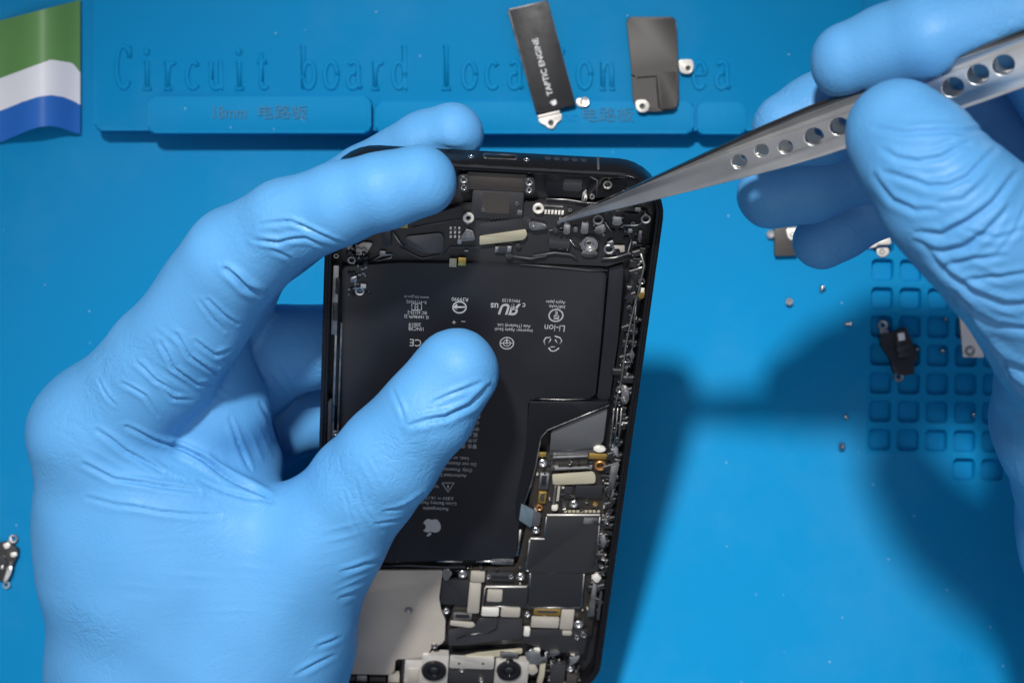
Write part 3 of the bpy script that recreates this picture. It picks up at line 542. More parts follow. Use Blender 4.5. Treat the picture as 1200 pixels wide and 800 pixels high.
screw(668.5, 784, 4.4, -1.0); ring('grounding_ring', 684, 744, 4.5, -1.1, 'steel', .5); ring('grounding_ring', 676, 747, 3.6, -1.1, 'steel', .5)
for k, (x0, y0, x1, y1) in enumerate(((400, 792, 416, 800), (418, 791, 430, 801), (433, 793, 452, 800), (455, 790, 468, 801), (645, 778, 662, 800), (664, 790, 676, 802))): rc('earpiece_block', x0, y0, x1, y1, -1.4, 1.4, ('dgrey', 'dsteel', 'brown', 'tan', 'dgrey', 'brown')[k], bev=.25, rnd=.4)

# tiny soldered components: too small to pick apart
def sprinkle(name, areas, m, n, h, smin, smax):
    bm = bmesh.new()
    for x0, y0, x1, y1, wgt in areas:
        for i in range(int(n*wgt)):
            x, y = rng.uniform(x0, x1), rng.uniform(y0, y1); q = ph(x, y, h); a, b = rng.uniform(smin, smax)/2, rng.uniform(smin, smax)/2
            if rng.random() < .2: a *= 2
            hh = h+rng.uniform(0, .35); t = rng.choice((0, 0, 0, .4, -.5))
            ca, sa = math.cos(t), math.sin(t)
            add_prism(bm, [(q[0]+u*ca-v*sa, q[1]+u*sa+v*ca) for u, v in ((-a, -b), (a, -b), (a, b), (-a, b))], h-1.0, hh, min(a, b)*.3, 1)
    tag(mkbm(name, bm, m, phone, False), kind='stuff')
strip = [(lambda t: (752-54*t-10, 290+430*t, 752-54*t+2, 290+430*(t+.1)))(k/10) + (1.0,) for k in range(10)]
sprinkle('side_components', strip, 'dsteel', 7, -1.7, .3, 1.1); sprinkle('side_components', strip, 'black', 13, -1.5, .5, 2.0); sprinkle('side_components', strip, 'steel', 2, -1.4, .2, .5)
brd = [(626, 540, 712, 600, 1), (606, 664, 620, 690, .2), (613, 712, 690, 745, .5), (640, 762, 680, 800, 1.3), (525, 664, 600, 668, .2), (385, 792, 470, 803, .5), (690, 236, 760, 300, .9), (640, 255, 700, 300, .25), (520, 262, 600, 300, .25)]
clu = [(408, 288, 432, 346, 1)]
sprinkle('corner_components', clu, 'dsteel', 26, -1.1, .3, .9); sprinkle('corner_components', clu, 'black', 22, -1.0, .4, 1.2); sprinkle('corner_components', clu, 'steel', 12, -.9, .2, .5)
sprinkle('board_components', brd, 'dsteel', 14, -1.95, .25, .7); sprinkle('board_components', brd, 'black', 22, -1.9, .3, 1.0); sprinkle('board_components', brd, 'steel', 7, -1.75, .15, .45); sprinkle('board_components', brd, 'tan', 5, -1.9, .2, .5)

# ------------------------------------------------------------------ gloved hands: one continuous surface each
def seg_d(P, a, b, ra, rb):
    a = np.array(a, np.float32); b = np.array(b, np.float32); ba = b-a
    h = np.clip(((P-a)@ba)/float(ba@ba), 0, 1)
    return np.sqrt((((P-a)-h[..., None]*ba)**2).sum(-1)) - (ra+(rb-ra)*h)
def smin(a, b, k):
    h = np.clip(0.5+0.5*(b-a)/k, 0, 1); return b+(a-b)*h-k*h*(1-h)
def nets(f, o, s):
    nx, ny, nz = f.shape; ins = f < 0
    acc = np.zeros((nx-1, ny-1, nz-1, 3), np.float32); cnt = np.zeros((nx-1, ny-1, nz-1), np.float32)
    def sub(A, d): return A[d[0]:nx-1+d[0], d[1]:ny-1+d[1], d[2]:nz-1+d[2]]
    for ax in range(3):
        oth = [i for i in range(3) if i != ax]
        for u in (0, 1):
            for v in (0, 1):
                d0 = [0, 0, 0]; d0[oth[0]] = u; d0[oth[1]] = v; d1 = list(d0); d1[ax] = 1
                A, B = sub(f, d0), sub(f, d1); m = (A < 0) != (B < 0)
                t = np.where(m, A/np.where(m, A-B, 1), 0)
                for i in range(3): acc[..., i] += np.where(m, (t if i == ax else d0[i]), 0)
                cnt += m
    act = cnt > 0; idx = -np.ones(act.shape, np.int64); idx[act] = np.arange(act.sum())
    cells = np.argwhere(act); V = (cells+acc[act]/cnt[act][:, None])*s+o
    Q = []
    for ax in range(3):
        a, b = [i for i in range(3) if i != ax]
        sl0 = [slice(None)]*3; sl1 = [slice(None)]*3; sl0[ax] = slice(0, -1); sl1[ax] = slice(1, None)
        A, B = ins[tuple(sl0)], ins[tuple(sl1)]
        for sgn, m in ((1, A & ~B), (-1, ~A & B)):
            e = np.argwhere(m); e = e[(e[:, a] > 0) & (e[:, b] > 0) & (e[:, a] < f.shape[a]-1) & (e[:, b] < f.shape[b]-1)]
            c = [e.copy() for _ in range(4)]
            c[0][:, a] -= 1; c[0][:, b] -= 1; c[1][:, b] -= 1; c[3][:, a] -= 1
            q = np.stack([idx[tuple(x.T)] for x in c], 1)
            if (sgn > 0) == (ax == 1): q = q[:, ::-1]
            Q.append(q)
    return V, np.concatenate(Q)
def sm(x, a, b): t = np.clip((x-a)/(b-a), 0, 1); return t*t*(3-2*t)
def make_hand(name, label, palm, fingers, carve, strokes, fields, s=1.15, kp=9, kf=6, seed=1, loc=(0, 0, 0)):
    allp = [(U(*q[:3]), q[3]) for q in sum([list(c) for c in palm], [])+sum([c for c in fingers], [])]
    lo = np.min([np.array(p)-r for p, r in allp], 0)-3; hi = np.max([np.array(p)+r for p, r in allp], 0)+3
    n = np.ceil((hi-lo)/s).astype(int)+1
    axs = [(lo[i]+s*np.arange(n[i])).astype(np.float32) for i in range(3)]
    def box(a, b, ra, rb, mg=11.0):
        a, b = np.array(U(*a[:3])), np.array(U(*b[:3])); m0 = np.minimum(a-ra, b-rb)-mg; m1 = np.maximum(a+ra, b+rb)+mg
        i0 = np.clip(np.floor((m0-lo)/s).astype(int), 0, n); i1 = np.clip(np.ceil((m1-lo)/s).astype(int)+1, 0, n)
        sl_ = tuple(slice(p, q) for p, q in zip(i0, i1)); G = np.stack(np.meshgrid(*[axs[i][sl_[i]] for i in range(3)], indexing='ij'), -1)
        return sl_, seg_d(G, a, b, ra, rb)
    def blank(): return np.full(tuple(n), 20.0, np.float32)
    f = blank()
    for a, b in palm: q, d = box(a, b, a[3], b[3]); f[q] = smin(f[q], d, kp)
    g = blank()
    for ch in fingers:
        e = blank()
        for a, b in zip(ch, ch[1:]): q, d = box(a, b, a[3], b[3]); e[q] = smin(e[q], d, 1.6)
        g = smin(g, e, 1.2)
    f = smin(f, g, kf)
    near = f < 4.0; ix = np.argwhere(near); P = np.stack([axs[i][ix[:, i]] for i in range(3)], 1); fv = f[near]
    for cv in carve: fv = -smin(-fv, cv(P), 1.5)
    f[near] = fv
    V, Q = nets(f, lo, s)
    # relax
    E = np.concatenate([Q[:, [0, 1]], Q[:, [1, 2]], Q[:, [2, 3]], Q[:, [3, 0]]])
    for lam in (.5, .5, .5, .5):
        sA = np.stack([np.bincount(E[:, 0], V[E[:, 1], i], len(V))+np.bincount(E[:, 1], V[E[:, 0], i], len(V)) for i in range(3)], 1)
        c = np.bincount(E[:, 0], minlength=len(V))+np.bincount(E[:, 1], minlength=len(V)); V = V+lam*(sA/c[:, None]-V)
    me = bpy.data.meshes.new('tmp'); me.from_pydata(V.tolist(), [], Q.tolist()); me.update()
    ob = bpy.data.objects.new('tmp', me); COL.objects.link(ob); sd = ob.modifiers.new('s', 'SUBSURF'); sd.levels = 1; sd.render_levels = 1
    me2 = bpy.data.meshes.new_from_object(ob.evaluated_get(bpy.context.evaluated_depsgraph_get()))
    bpy.data.objects.remove(ob); bpy.data.meshes.remove(me); me = me2
    nv = len(me.vertices); co = np.empty(nv*3, np.float32); me.vertices.foreach_get('co', co); co = co.reshape(-1, 3)
    no = np.empty(nv*3, np.float32); me.vertex_normals.foreach_get('vector', no); no = no.reshape(-1, 3)
    # glove folds: ridge-and-groove strokes running over the surface, finer crumple fields, slack
    d = np.zeros(nv, np.float32); up = sm(no[:, 2], .05, .35)
    px = 600+co[:, 0]*F/(H-co[:, 2]); py = 400-co[:, 1]*F/(H-co[:, 2])
    R = np.random.RandomState(seed)
    wx = px+3.0*np.sin(py/31.0+1)+1.2*np.sin(px/17.0+py/23.0); wy = py+3.0*np.sin(px/29.0+2)+1.2*np.sin(py/15.0-px/21.0)
    for st in strokes:
        pts, wd, am = np.array(st[0], float), st[1], st[2]; zlo = st[3] if len(st) > 3 else -1e9
        cum = np.r_[0, np.cumsum(np.linalg.norm(np.diff(pts, axis=0), axis=1))]
        best = np.full(nv, 1e9); sd_ = np.zeros(nv); tt = np.zeros(nv)
        for i in range(len(pts)-1):
            a, b = pts[i], pts[i+1]; ba = b-a; L2 = ba@ba
            h = np.clip(((wx-a[0])*ba[0]+(wy-a[1])*ba[1])/L2, 0, 1)
            ex, ey = wx-a[0]-h*ba[0], wy-a[1]-h*ba[1]; dd = np.hypot(ex, ey); m = dd < best
            best[m] = dd[m]; sd_[m] = (np.sign(ba[0]*ey-ba[1]*ex)*dd)[m]; tt[m] = (cum[i]+h*math.sqrt(L2))[m]/cum[-1]
        fade = np.sin(np.pi*np.clip(.06+.88*tt, 0, 1))**.7 * (best < 8*wd) * (co[:, 2] > zlo)
        d += (up*fade*am*(np.exp(-((sd_+.7*wd)/(.95*wd))**2)*.8 - 1.0*np.exp(-np.abs((sd_-.35*wd)/(.6*wd))**1.5) + .5*np.exp(-((sd_-1.9*wd)/(1.2*wd))**2))).astype(np.float32)
    for (cx, cy, rx, ry, ang, lam, am) in fields:
        ca, sa = math.cos(math.radians(ang)), math.sin(math.radians(ang)); X, Y = px-cx, py-cy
        u, v = X*ca+Y*sa, -X*sa+Y*ca
        fo = np.clip(1-(u/rx)**2-(v/ry)**2, 0, 1)**.8
        ph_ = 2*np.pi*(v+6*np.sin(u/60.0+R.rand()*6)+3.5*np.sin(u/38.0+v/19.0+R.rand()*6))/lam + R.rand()*6
        gate = (.5+.5*np.sin(u/26.0+v/9.0+R.rand()*6))*(.6+.4*np.sin(u/15.0-v/13.0+R.rand()*6))
        d += (up*fo*am*gate*((.5+.5*np.sin(ph_))**2.2-.3)).astype(np.float32)
    for k in range(10):
        dr = R.normal(size=3); dr /= np.linalg.norm(dr); lam = R.uniform(9, 26)
        d += (.07*np.sin(co@dr*(2*np.pi/lam)+R.rand()*6)).astype(np.float32)
    co = co+no*d[:, None]
    org = Vector(loc); co = (co-np.array(loc))*MM
    me.vertices.foreach_set('co', co.astype(np.float32).ravel()); me.update(); me.name = name
    o = finish(name, me, 'glove', None, True, org); return tag(o, label, 'hand', 'gloved hands')
Rn = np.array(Rw, np.float32); Tn = np.array(Tw, np.float32)
def phone_sdf(G):                     # the space the phone takes up
    q = (G-Tn)@Rn; q = q-np.array((0, 0, -3.75), np.float32)
    a = np.abs(q)-np.array((PW/2+.25, PL/2+.25, 4.0), np.float32)
    r = 9.0; c = np.hypot(np.maximum(a[..., 0]+r, 0), np.maximum(a[..., 1]+r, 0))+np.minimum(np.maximum(a[..., 0]+r, a[..., 1]+r), 0)-r
    return np.maximum(c, a[..., 2])

L_palm = [((112, 508, 70, 14.5), (160, 640, 58, 22)), ((160, 640, 58, 22), (195, 800, 48, 26)), ((195, 800, 48, 26), (215, 1010, 40, 27)),
          ((372, 638, 70, 13.5), (300, 735, 56, 22)), ((300, 735, 56, 22), (255, 860, 47, 27)), ((255, 860, 47, 27), (245, 1010, 42, 28)),
          ((175, 568, 72, 11), (335, 647, 69, 11.5)), ((200, 610, 66, 16), (310, 690, 61, 17)), ((205, 680, 59, 22), (270, 760, 53, 24)),
          ((140, 540, 50, 14), (190, 760, 36, 22)), ((175, 560, 32, 13), (215, 760, 28, 20)), ((215, 570, 22, 12), (240, 760, 24, 18))]
L_fing = [[(160, 470, 66, 12), (222, 415, 72, 13.0), (248, 480, 66, 13), (268, 545, 57, 12), (260, 620, 50, 12)],
          [(372, 638, 70, 13.5), (426, 571, 79, 12), (456, 534, 84, 11.4), (501, 482, 89, 10.2), (536, 435, 91, 9.2)],
          [(114, 508, 70, 14), (192, 424, 82, 12.8), (276, 304, 97, 11.2), (335, 263, 105, 9.4), (398, 240, 111, 8.3), (450, 224, 114.5, 7.9), (493, 211, 114, 7.4)],
          [(140, 530, 48, 13), (230, 420, 58, 12), (290, 300, 68, 10), (430, 213, 81, 8.3), (500, 172, 90, 7.6), (530, 158, 93, 6.9)],
          [(180, 545, 32, 12), (260, 470, 45, 11.5), (325, 412, 54, 10.8), (420, 398, 62, 9), (470, 395, 64, 7.5)],
          [(220, 570, 22, 11), (290, 520, 32, 10.5), (340, 490, 37, 9.8), (430, 480, 46, 8), (470, 478, 48, 7)]]
L_str = [([(111, 502), (145, 529), (189, 553)], 3.2, .75), ([(145, 502), (179, 517), (216, 526), (243, 539)], 3.4, .8), ([(98, 539), (135, 560), (189, 570), (236, 573)], 3.4, .7), ([(105, 580), (142, 593), (189, 600), (260, 598)], 3.4, .5),
         ([(192, 401), (206, 431), (233, 448), (250, 445)], 3.0, .8), ([(209, 391), (226, 414), (256, 431), (268, 426)], 3.0, .8), ([(232, 397), (256, 411), (272, 407)], 2.8, .6), ([(243, 347), (263, 364), (282, 376)], 2.8, .6), ([(233, 350), (250, 370), (267, 384)], 2.8, .5),
         ([(165, 428), (182, 448), (209, 462)], 2.8, .6), ([(145, 448), (169, 465), (184, 487)], 2.8, .5), ([(189, 455), (203, 468), (223, 469)], 2.8, .5), ([(118, 441), (128, 465), (134, 474)], 2.6, .4),
         ([(304, 262), (341, 262), (371, 273), (400, 284)], 3.2, .65), ([(297, 279), (324, 284), (358, 281), (381, 290)], 3.2, .6), ([(318, 292), (338, 303), (342, 310)], 3.0, .4), ([(262, 312), (275, 321), (286, 331), (304, 342)], 4.0, 1.5),
         ([(267, 489), (280, 519), (294, 546)], 3.0, .6), ([(304, 472), (317, 499), (321, 519)], 3.0, .5), ([(202, 519), (236, 532), (287, 563), (322, 584)], 4.5, 1.4), ([(236, 560), (290, 580), (330, 590)], 3.4, .4),
         ([(480, 494), (520, 490), (548, 474), (572, 452)], 4.2, 1.1), ([(505, 473), (530, 462), (566, 448)], 3.2, .5), ([(462, 455), (466, 470), (472, 490)], 3.0, .35), ([(455, 593), (473, 589), (497, 579)], 3.2, .6), ([(445, 610), (468, 605), (484, 600)], 3.0, .5),
         ([(400, 668), (425, 655), (447, 650)], 3.2, .5), ([(395, 700), (415, 690)], 3.0, .4), ([(372, 760), (395, 745)], 3.2, .5), ([(350, 790), (392, 768)], 3.2, .5), ([(418, 560), (430, 590), (452, 620)], 3.0, .25), ([(405, 575), (418, 610), (436, 640)], 3.0, .25)]
L_fld = [(165, 555, 95, 45, 20, 11, .28), (215, 440, 70, 60, 38, 12, .38), (455, 570, 50, 60, 60, 9, .2), (420, 680, 40, 110, -25, 11, .25), (330, 275, 60, 30, 10, 10, .25), (290, 520, 30, 60, 65, 12, .3), (345, 430, 45, 60, 60, 14, .35), (230, 680, 130, 60, 5, 14, .12)]
make_hand('gloved_hand', 'hand in blue nitrile glove gripping the opened smartphone, thumb on its battery', L_palm, L_fing, [phone_sdf], L_str, L_fld, s=.84, seed=3, loc=(-80, -90, 20))

# tweezers: two bowed arms of spring steel joined at the back
tipw = pworld(655, 259, -.6)
bk = Vector(U(1196, 72, 150)); ax = (bk-tipw).normalized()
view = Vector((0, 0, 1)); wd_ = ax.cross(view).normalized()          # across the blade, downwards in the picture
nm = wd_.cross(ax).normalized()                                     # towards the camera
tiltq = Matrix.Rotation(math.radians(13), 3, ax); wd_ = tiltq @ wd_; nm = tiltq @ nm
TL = 128.0
def halfw(t):
    for (a, wa), (b, wb) in zip(((0, .22), (8, .75), (20, 1.7), (40, 3.2), (52, 4.05), (62, 4.5), (90, 4.7), (TL, 4.0)), ((8, .75), (20, 1.7), (40, 3.2), (52, 4.05), (62, 4.5), (90, 4.7), (TL, 4.0), (999, 4))):
        if t <= b: return wa+(wb-wa)*(t-a)/(b-a)
def bow(t): return .75+1.9*max(0.0, math.sin(math.pi*min(max(t, 0)/TL, 1)**.85))**1.15
def t_of(px, py):                     # position along the blade and across it for a photo pixel
    d = Vector(((px-600)/F, -(py-400)/F, -1.0)); o = Vector((0, 0, H))
    best = None
    for k in range(0, 1280):
        t = k*.1; c = tipw+ax*t+nm*(bow(t)+.5); s = (c-o).dot(nm)/d.dot(nm); q = o+d*s-c
        e = abs(q.dot(ax))
        if best is None or e < best[0]: best = (e, t, q.dot(wd_))
    return best[1], best[2]
tw = thing('tweezers', 'steel tweezers with round holes held over the opened smartphone', 'tweezers', tuple(tipw))
holes = [(867, 189, 1.35), (893, 176, 1.2), (921, 172, 1.25), (954, 160, 1.6), (984, 148, 1.6), (1013, 137, 1.6), (1050, 122, 1.7), (1085, 112, 1.6), (1117, 102, 1.7), (1146, 87, 1.7), (1176, 76, 1.7)]
hl = [(*t_of(x, y), r*1.06) for x, y, r in holes]
def arm(side):
    cu = bpy.data.curves.new('a', 'CURVE'); cu.dimensions = '2D'; cu.fill_mode = 'BOTH'; cu.extrude = .62; cu.bevel_depth = .13; cu.bevel_resolution = 2; cu.offset = -.16
    def spl(pts):
        s = cu.splines.new('POLY'); s.points.add(len(pts)-1); s.use_cyclic_u = True
        for p, (x, y) in zip(s.points, pts): p.co = (x, y, 0, 1)
    ts = [i*1.0 for i in range(int(TL)+1)]
    spl([(t, halfw(t)) for t in ts]+[(t, -halfw(t)) for t in ts[::-1]])
    for t, y, r in hl:
        spl([(t+1.12*r*math.cos(2*math.pi*k/18), max(-2.2, min(2.2, y))+r*math.sin(2*math.pi*k/18)) for k in range(18)][::-1])
    ob = bpy.data.objects.new('a', cu); COL.objects.link(ob); me = bpy.data.meshes.new_from_object(ob.evaluated_get(bpy.context.evaluated_depsgraph_get()))
    bpy.data.objects.remove(ob); bpy.data.curves.remove(cu)
    for v in me.vertices:
        t, y, z = v.co; th = min(1.0, .35+t/30)
        crown = -.018*y*y*min(1, max(0, (t-10)/15))
        v.co = (ax*t+wd_*y*(1.0 if side > 0 else .95)+nm*(side*(bow(t)+crown)+z*th+(0 if side > 0 else .32*(y-.6*halfw(min(t, TL))))))*MM
    me.materials.clear(); return finish('arm', me, 'tweezer', tw, 32, ORG[tw.name])
front = arm(1); arm(-1)
fv, ff = [], []
for i in range(2, int(TL)+1):                    # added strip, its steel darkened as the shaded band above the front arm
    t = float(i); k = halfw(t)/4.0; h0 = -halfw(t)+.1
    for y, z in ((h0, .70), (h0-.35*k, .60), (h0-.8*k, .05), (h0-1.05*k, -.6), (h0-.95*k, -.75), (h0-.6*k, -.1), (h0-.1*k, .35)):
        th = min(1.0, .35+t/30); v = tipw+ax*t+wd_*y+nm*(bow(t)-.018*halfw(t)**2*min(1, max(0, (t-10)/15))+z*th); fv.append(v)
nr = len(fv)//7
for i in range(nr-1):
    for j in range(7): a = i*7+j; b = i*7+(j+1) % 7; ff.append((a, b, b+7, a+7))
ff += [tuple(range(6, -1, -1)), tuple(range((nr-1)*7, nr*7))]
mk('shade_band', fv, ff, 'tweezer_dark', front, 50)

def tweezer_sdf(G):
    A = np.array(tipw, np.float32); q = G-A; t = q@np.array(ax, np.float32); y = q@np.array(wd_, np.float32); z = q@np.array(nm, np.float32)
    hw = np.clip(.3+t*.08, .3, 4.8)
    return np.maximum(np.maximum(np.abs(y)-hw, np.abs(z)-(np.interp(t, [k*4. for k in range(40)], [bow(k*4.)*1.0 for k in range(40)])+.65)), np.maximum(-t, t-TL))
zt = lambda px, py: (tipw+ax*t_of(px, py)[0]).z
ZT = zt(1050, 130)
R_palm = [((1160, 275, ZT+16, 12.0), (1250, 390, ZT+2, 12.4)), ((1250, 390, ZT+2, 12.4), (1266, 490, ZT-28, 16.5)), ((1266, 490, ZT-28, 16.5), (1304, 625, ZT-55, 19)), ((1304, 625, ZT-55, 19), (1350, 800, ZT-62, 21)), ((1350, 800, ZT-62, 21), (1380, 900, ZT-64, 22)),
          ((1280, 420, ZT-14, 16), (1315, 230, ZT-12, 14)), ((1300, 430, ZT-28, 16), (1305, 290, ZT-34, 13)), ((1320, 470, ZT-38, 19), (1380, 640, ZT-60, 22)), ((1380, 640, ZT-60, 22), (1430, 860, ZT-66, 23)), ((1300, 450, ZT-40, 16), (1275, 350, ZT-54, 12)), ((1232, 330, ZT-45, 12), (1262, 430, ZT-52, 15)), ((1262, 430, ZT-52, 15), (1305, 600, ZT-66, 18))]
R_fing = [[(1250, 390, ZT+2, 12.2), (1170, 285, ZT+15, 12.2), (1112, 230, ZT+18, 12.3), (1078, 186, ZT+17, 11.3), (1056, 160, ZT+14.5, 10.2)],
          [(1325, 200, ZT-12, 12), (1205, 25, ZT+4, 10.5), (1090, 48, ZT+3, 9.6), (1040, 62, ZT-1, 9.0), (998, 72, ZT-3, 8.0)],
          [(1310, 250, ZT-24, 12), (1160, 112, ZT-27, 9.6), (1030, 108, ZT-26, 9.8), (960, 140, ZT-25, 9.2), (924, 152, ZT-25, 7.9)],
          [(1290, 310, ZT-42, 11), (1105, 180, ZT-44, 9.5), (1010, 190, ZT-44, 8.8), (950, 216, ZT-43, 8.3), (905, 228, ZT-43, 7.6)],
          [(1270, 360, ZT-58, 10), (1100, 212, ZT-58, 9), (1025, 236, ZT-57, 8.2), (985, 266, ZT-57, 7.2), (963, 283, ZT-57, 6.3)]]
R_str = [([(1026, 147), (1061, 156), (1090, 157), (1124, 155), (1150, 146)], 4.8, 0.59), ([(1036, 174), (1055, 185), (1078, 190), (1104, 185), (1130, 169)], 4.8, 0.59), ([(1044, 202), (1067, 211), (1090, 220), (1113, 217), (1136, 205), (1165, 173)], 5.0, 0.73),
         ([(1030, 205), (1050, 234), (1073, 248), (1100, 248)], 4.8, 0.59), ([(1076, 272), (1104, 275), (1133, 258), (1165, 231), (1192, 200)], 5.3, 0.92), ([(1074, 283), (1099, 294), (1127, 287), (1153, 268), (1178, 240)], 5.0, 0.86), ([(1100, 240), (1130, 232), (1160, 205)], 4.2, 0.40), ([(1090, 176), (1110, 168), (1140, 172)], 3.9, 0.26),
         ([(1088, 295), (1107, 318), (1136, 335), (1176, 349), (1215, 352)], 5.8, 1.06), ([(1117, 341), (1142, 361), (1170, 375), (1215, 383)], 5.8, 0.99), ([(1136, 366), (1159, 398), (1182, 418), (1215, 437)], 6.0, 1.06), ([(1105, 309), (1136, 300), (1175, 296)], 4.6, 0.53), ([(1120, 325), (1160, 320), (1210, 318)], 4.6, 0.53),
         ([(1156, 425), (1168, 452), (1186, 478), (1205, 492)], 5.0, 0.73), ([(1152, 445), (1162, 475), (1180, 510)], 4.8, 0.53), ([(1166, 402), (1190, 440), (1215, 462)], 4.8, 0.53), ([(1130, 268), (1165, 275), (1205, 262)], 4.3, 0.40), ([(1160, 300), (1185, 270), (1205, 235)], 4.2, 0.33)]
R_fld = [(1100, 205, 60, 50, -5, 13, .16), (1145, 280, 70, 45, -30, 14, .22), (1165, 350, 60, 60, 20, 15, .3), (1180, 450, 40, 80, 55, 14, .3), (1190, 560, 40, 70, 75, 13, .2)]
make_hand('gloved_hand', 'hand in wrinkled blue nitrile glove pinching the steel tweezers', R_palm, R_fing, [tweezer_sdf], R_str, R_fld, s=.84, kp=7, seed=11, loc=(130, 10, 90))

# ------------------------------------------------------------------ loose parts on the mat
def mp(pts, z): return [U(x, y, z)[:2] for x, y in pts]
def base(pts, z=0): x = sum(p[0] for p in pts)/len(pts); y = sum(p[1] for p in pts)/len(pts); q = U(x, y, z); return (q[0], q[1], z)
def zoomed(off, s, pts): return [(off[0]+x/s, off[1]+y/s) for x, y in pts]
# haptic motor
ZO, SC = (600, 70), 4.444
tz = BZ+3.4
hb = [(613.5, 80), (628.5, 133.5), (675, 123), (665.5, 80)]
up_ = (-14.5*1.3, -53*1.3)
body = [(613.5+up_[0], 80+up_[1]), (628.5, 133.5), (675, 123), (660.5+up_[0], 69+up_[1])]
tap = thing('haptic_motor', 'black haptic motor with white lettering lying on the raised tray', 'phone part', base(body, BZ))
prism('case', mp(body, tz), BZ+.3, tz, 'frame', tap, bev=.3, rnd=.5)
prism('label', mp([(615.6+up_[0], 81+up_[1]), (630.3, 132.2), (674.3, 122.2), (659.8+up_[0], 70.5+up_[1])], tz+.06), tz-.1, tz+.06, 'black', tap, bev=.03, rnd=.3)
bz = B2+.35
prism('mounting_bracket', mp(zoomed(ZO, SC, [(135, 300), (250, 272), (262, 300), (250, 318), (230, 325), (225, 350), (205, 363), (185, 352), (172, 337), (145, 332)]), bz+.5), bz-.1, bz+.5, 'white', tap, bev=.12, rnd=.7)
prism('mounting_bracket', mp(zoomed(ZO, SC, [(132, 292), (246, 264), (250, 274), (137, 302)]), tz-.8), bz, tz-.8, 'white', tap, bev=.12)
lathe('bolt_hole', (*U(645.6, 144, bz+.5)[:2], bz+.52), [(0, 0), (.6, 0), (.75, .03), (.8, 0)], 'black', tap, 16)
prism('side_lug', mp(zoomed(ZO, SC, [(332, 203), (385, 198), (402, 215), (398, 238), (380, 246), (338, 243)]), B2+.9), B2+.25, B2+.9, 'white', tap, bev=.12, rnd=.8)
lathe('bolt_ring', (*U(685, 119.5, B2+1)[:2], B2+.95), ringprof(1.3, .5, .3), 'steel', tap, 18)
TA = math.atan2(53, -14.5)
p = U(645, 104, tz); text('lettering', 'TAPTIC ENGINE', (*U(645.3, 112, tz)[:2], tz+.07), 2.1, TA, 'wink', tap, ext=.03, align='LEFT', sx=1.02, off=.008)
q = U(648.3, 120.5, tz); emblem('lettering', (q[0], q[1], tz+.07), 1.8, TA-math.pi/2+math.pi/2, 'wink', tap, .03)
# loudspeaker module
spk_pts = [(734, 20), (740, 80), (742, 118), (748, 130), (770, 131), (789, 128), (795, 122), (794.5, 80), (792, 20)]
spk = thing('speaker_module', 'grey loudspeaker module with cream lugs lying on the raised tray', 'phone part', base(spk_pts, BZ))
sz_ = BZ+3.2
prism('case', mp(spk_pts, sz_), B2+.05, sz_, 'brown', spk, bev=.4, rnd=1.4)
bm = bmesh.new(); add_tube(bm, [(*U(740.5+x/SC-140.6+0, 0, 0)[:2], 0) for x in ()] or [(*U(x, y, sz_)[:2], sz_+.02) for x, y in zoomed(ZO, SC, [(622, 80), (650, 95), (752, 87), (757, 150), (765, 245), (785, 262), (840, 258)])], .2, 6, .3); mkbm('groove', bm, 'gloss', spk, True)
prism('grille_cover', mp(zoomed(ZO, SC, [(757, 60), (858, 60), (860, 240), (850, 255), (790, 257), (770, 240)]), sz_+.15), sz_-.2, sz_+.15, 'brown', spk, bev=.15, rnd=.9)
prism('screw_lug', mp(zoomed(ZO, SC, [(643, 212), (690, 208), (712, 222), (716, 250), (700, 274), (655, 270), (645, 245)]), sz_+.25), sz_-.2, sz_+.25, 'white', spk, bev=.12, rnd=.8)
lathe('bolt_hole', (*U(752.6, 124.7, sz_)[:2], sz_+.26), [(0, 0), (.55, 0), (.7, .04), (.75, 0)], 'black', spk, 16)
prism('screw_lug', mp([(795, 70), (812, 70), (813, 82), (808, 87), (797, 85)], B2+.8), BZ+.05, B2+.8, 'white', spk, bev=.12, rnd=.7)
lathe('bolt_hole', (*U(806, 80.5, B2)[:2], B2+.82), [(0, 0), (.5, 0), (.62, .04), (.7, 0)], 'black', spk, 16)

Z7 = ((860, 240), 3.479)
d1 = zoomed(*Z7, [(165, 90), (262, 86), (258, 205), (168, 208)])
o = thing('camera_connector', 'small dark bracket with a silver eyelet beside the fingertip on the mat', 'phone part', base(d1))
prism('block', mp(d1, 2.2), 0.02, 2.2, 'brown', o, bev=.2, rnd=.3)
prism('eyelet_tab', mp(zoomed(*Z7, [(213, 97), (265, 92), (262, 125), (245, 146), (222, 138)]), 2.5), 2.0, 2.5, 'white', o, bev=.1, rnd=.6); lathe('eyelet', (*U(928.5, 274.5, 2.5)[:2], 2.55), ringprof(.75, .5, .3), 'dsteel', o, 14)
lathe('eyelet', (*U(903.5, 274.5, 1.2)[:2], 1.2), [(0, -.2), (.5, -.2), (.6, .1), (1.1, .1), (1.25, -.1), (1.25, -1.18)], 'steel', o, 18)
b2 = zoomed(*Z7, [(645, 72), (612, 98), (560, 146), (533, 160), (546, 177), (575, 172), (588, 163), (638, 163), (641, 120)])
o = thing('shield_bracket', 'silver folded bracket with one eyelet at the corner of the pocket grid', 'phone part', base(b2))
prism('plate', mp(b2, 1.2), 0.45, 1.2, 'white', o, bev=.12, rnd=.5); prism('folded_edge', mp(zoomed(*Z7, [(585, 140), (640, 128), (641, 160), (588, 161)]), 2.0), 1.1, 2.0, 'white', o, bev=.15, rnd=.3)
prism('lug', mp(zoomed(*Z7, [(580, 178), (632, 174), (633, 200), (612, 214), (588, 208)]), .8), .02, .8, 'white', o, bev=.12, rnd=1.0); lathe('eyelet', (*U(1033.5, 295, .8)[:2], .85), ringprof(.85, .4, .3), 'dsteel', o, 16)
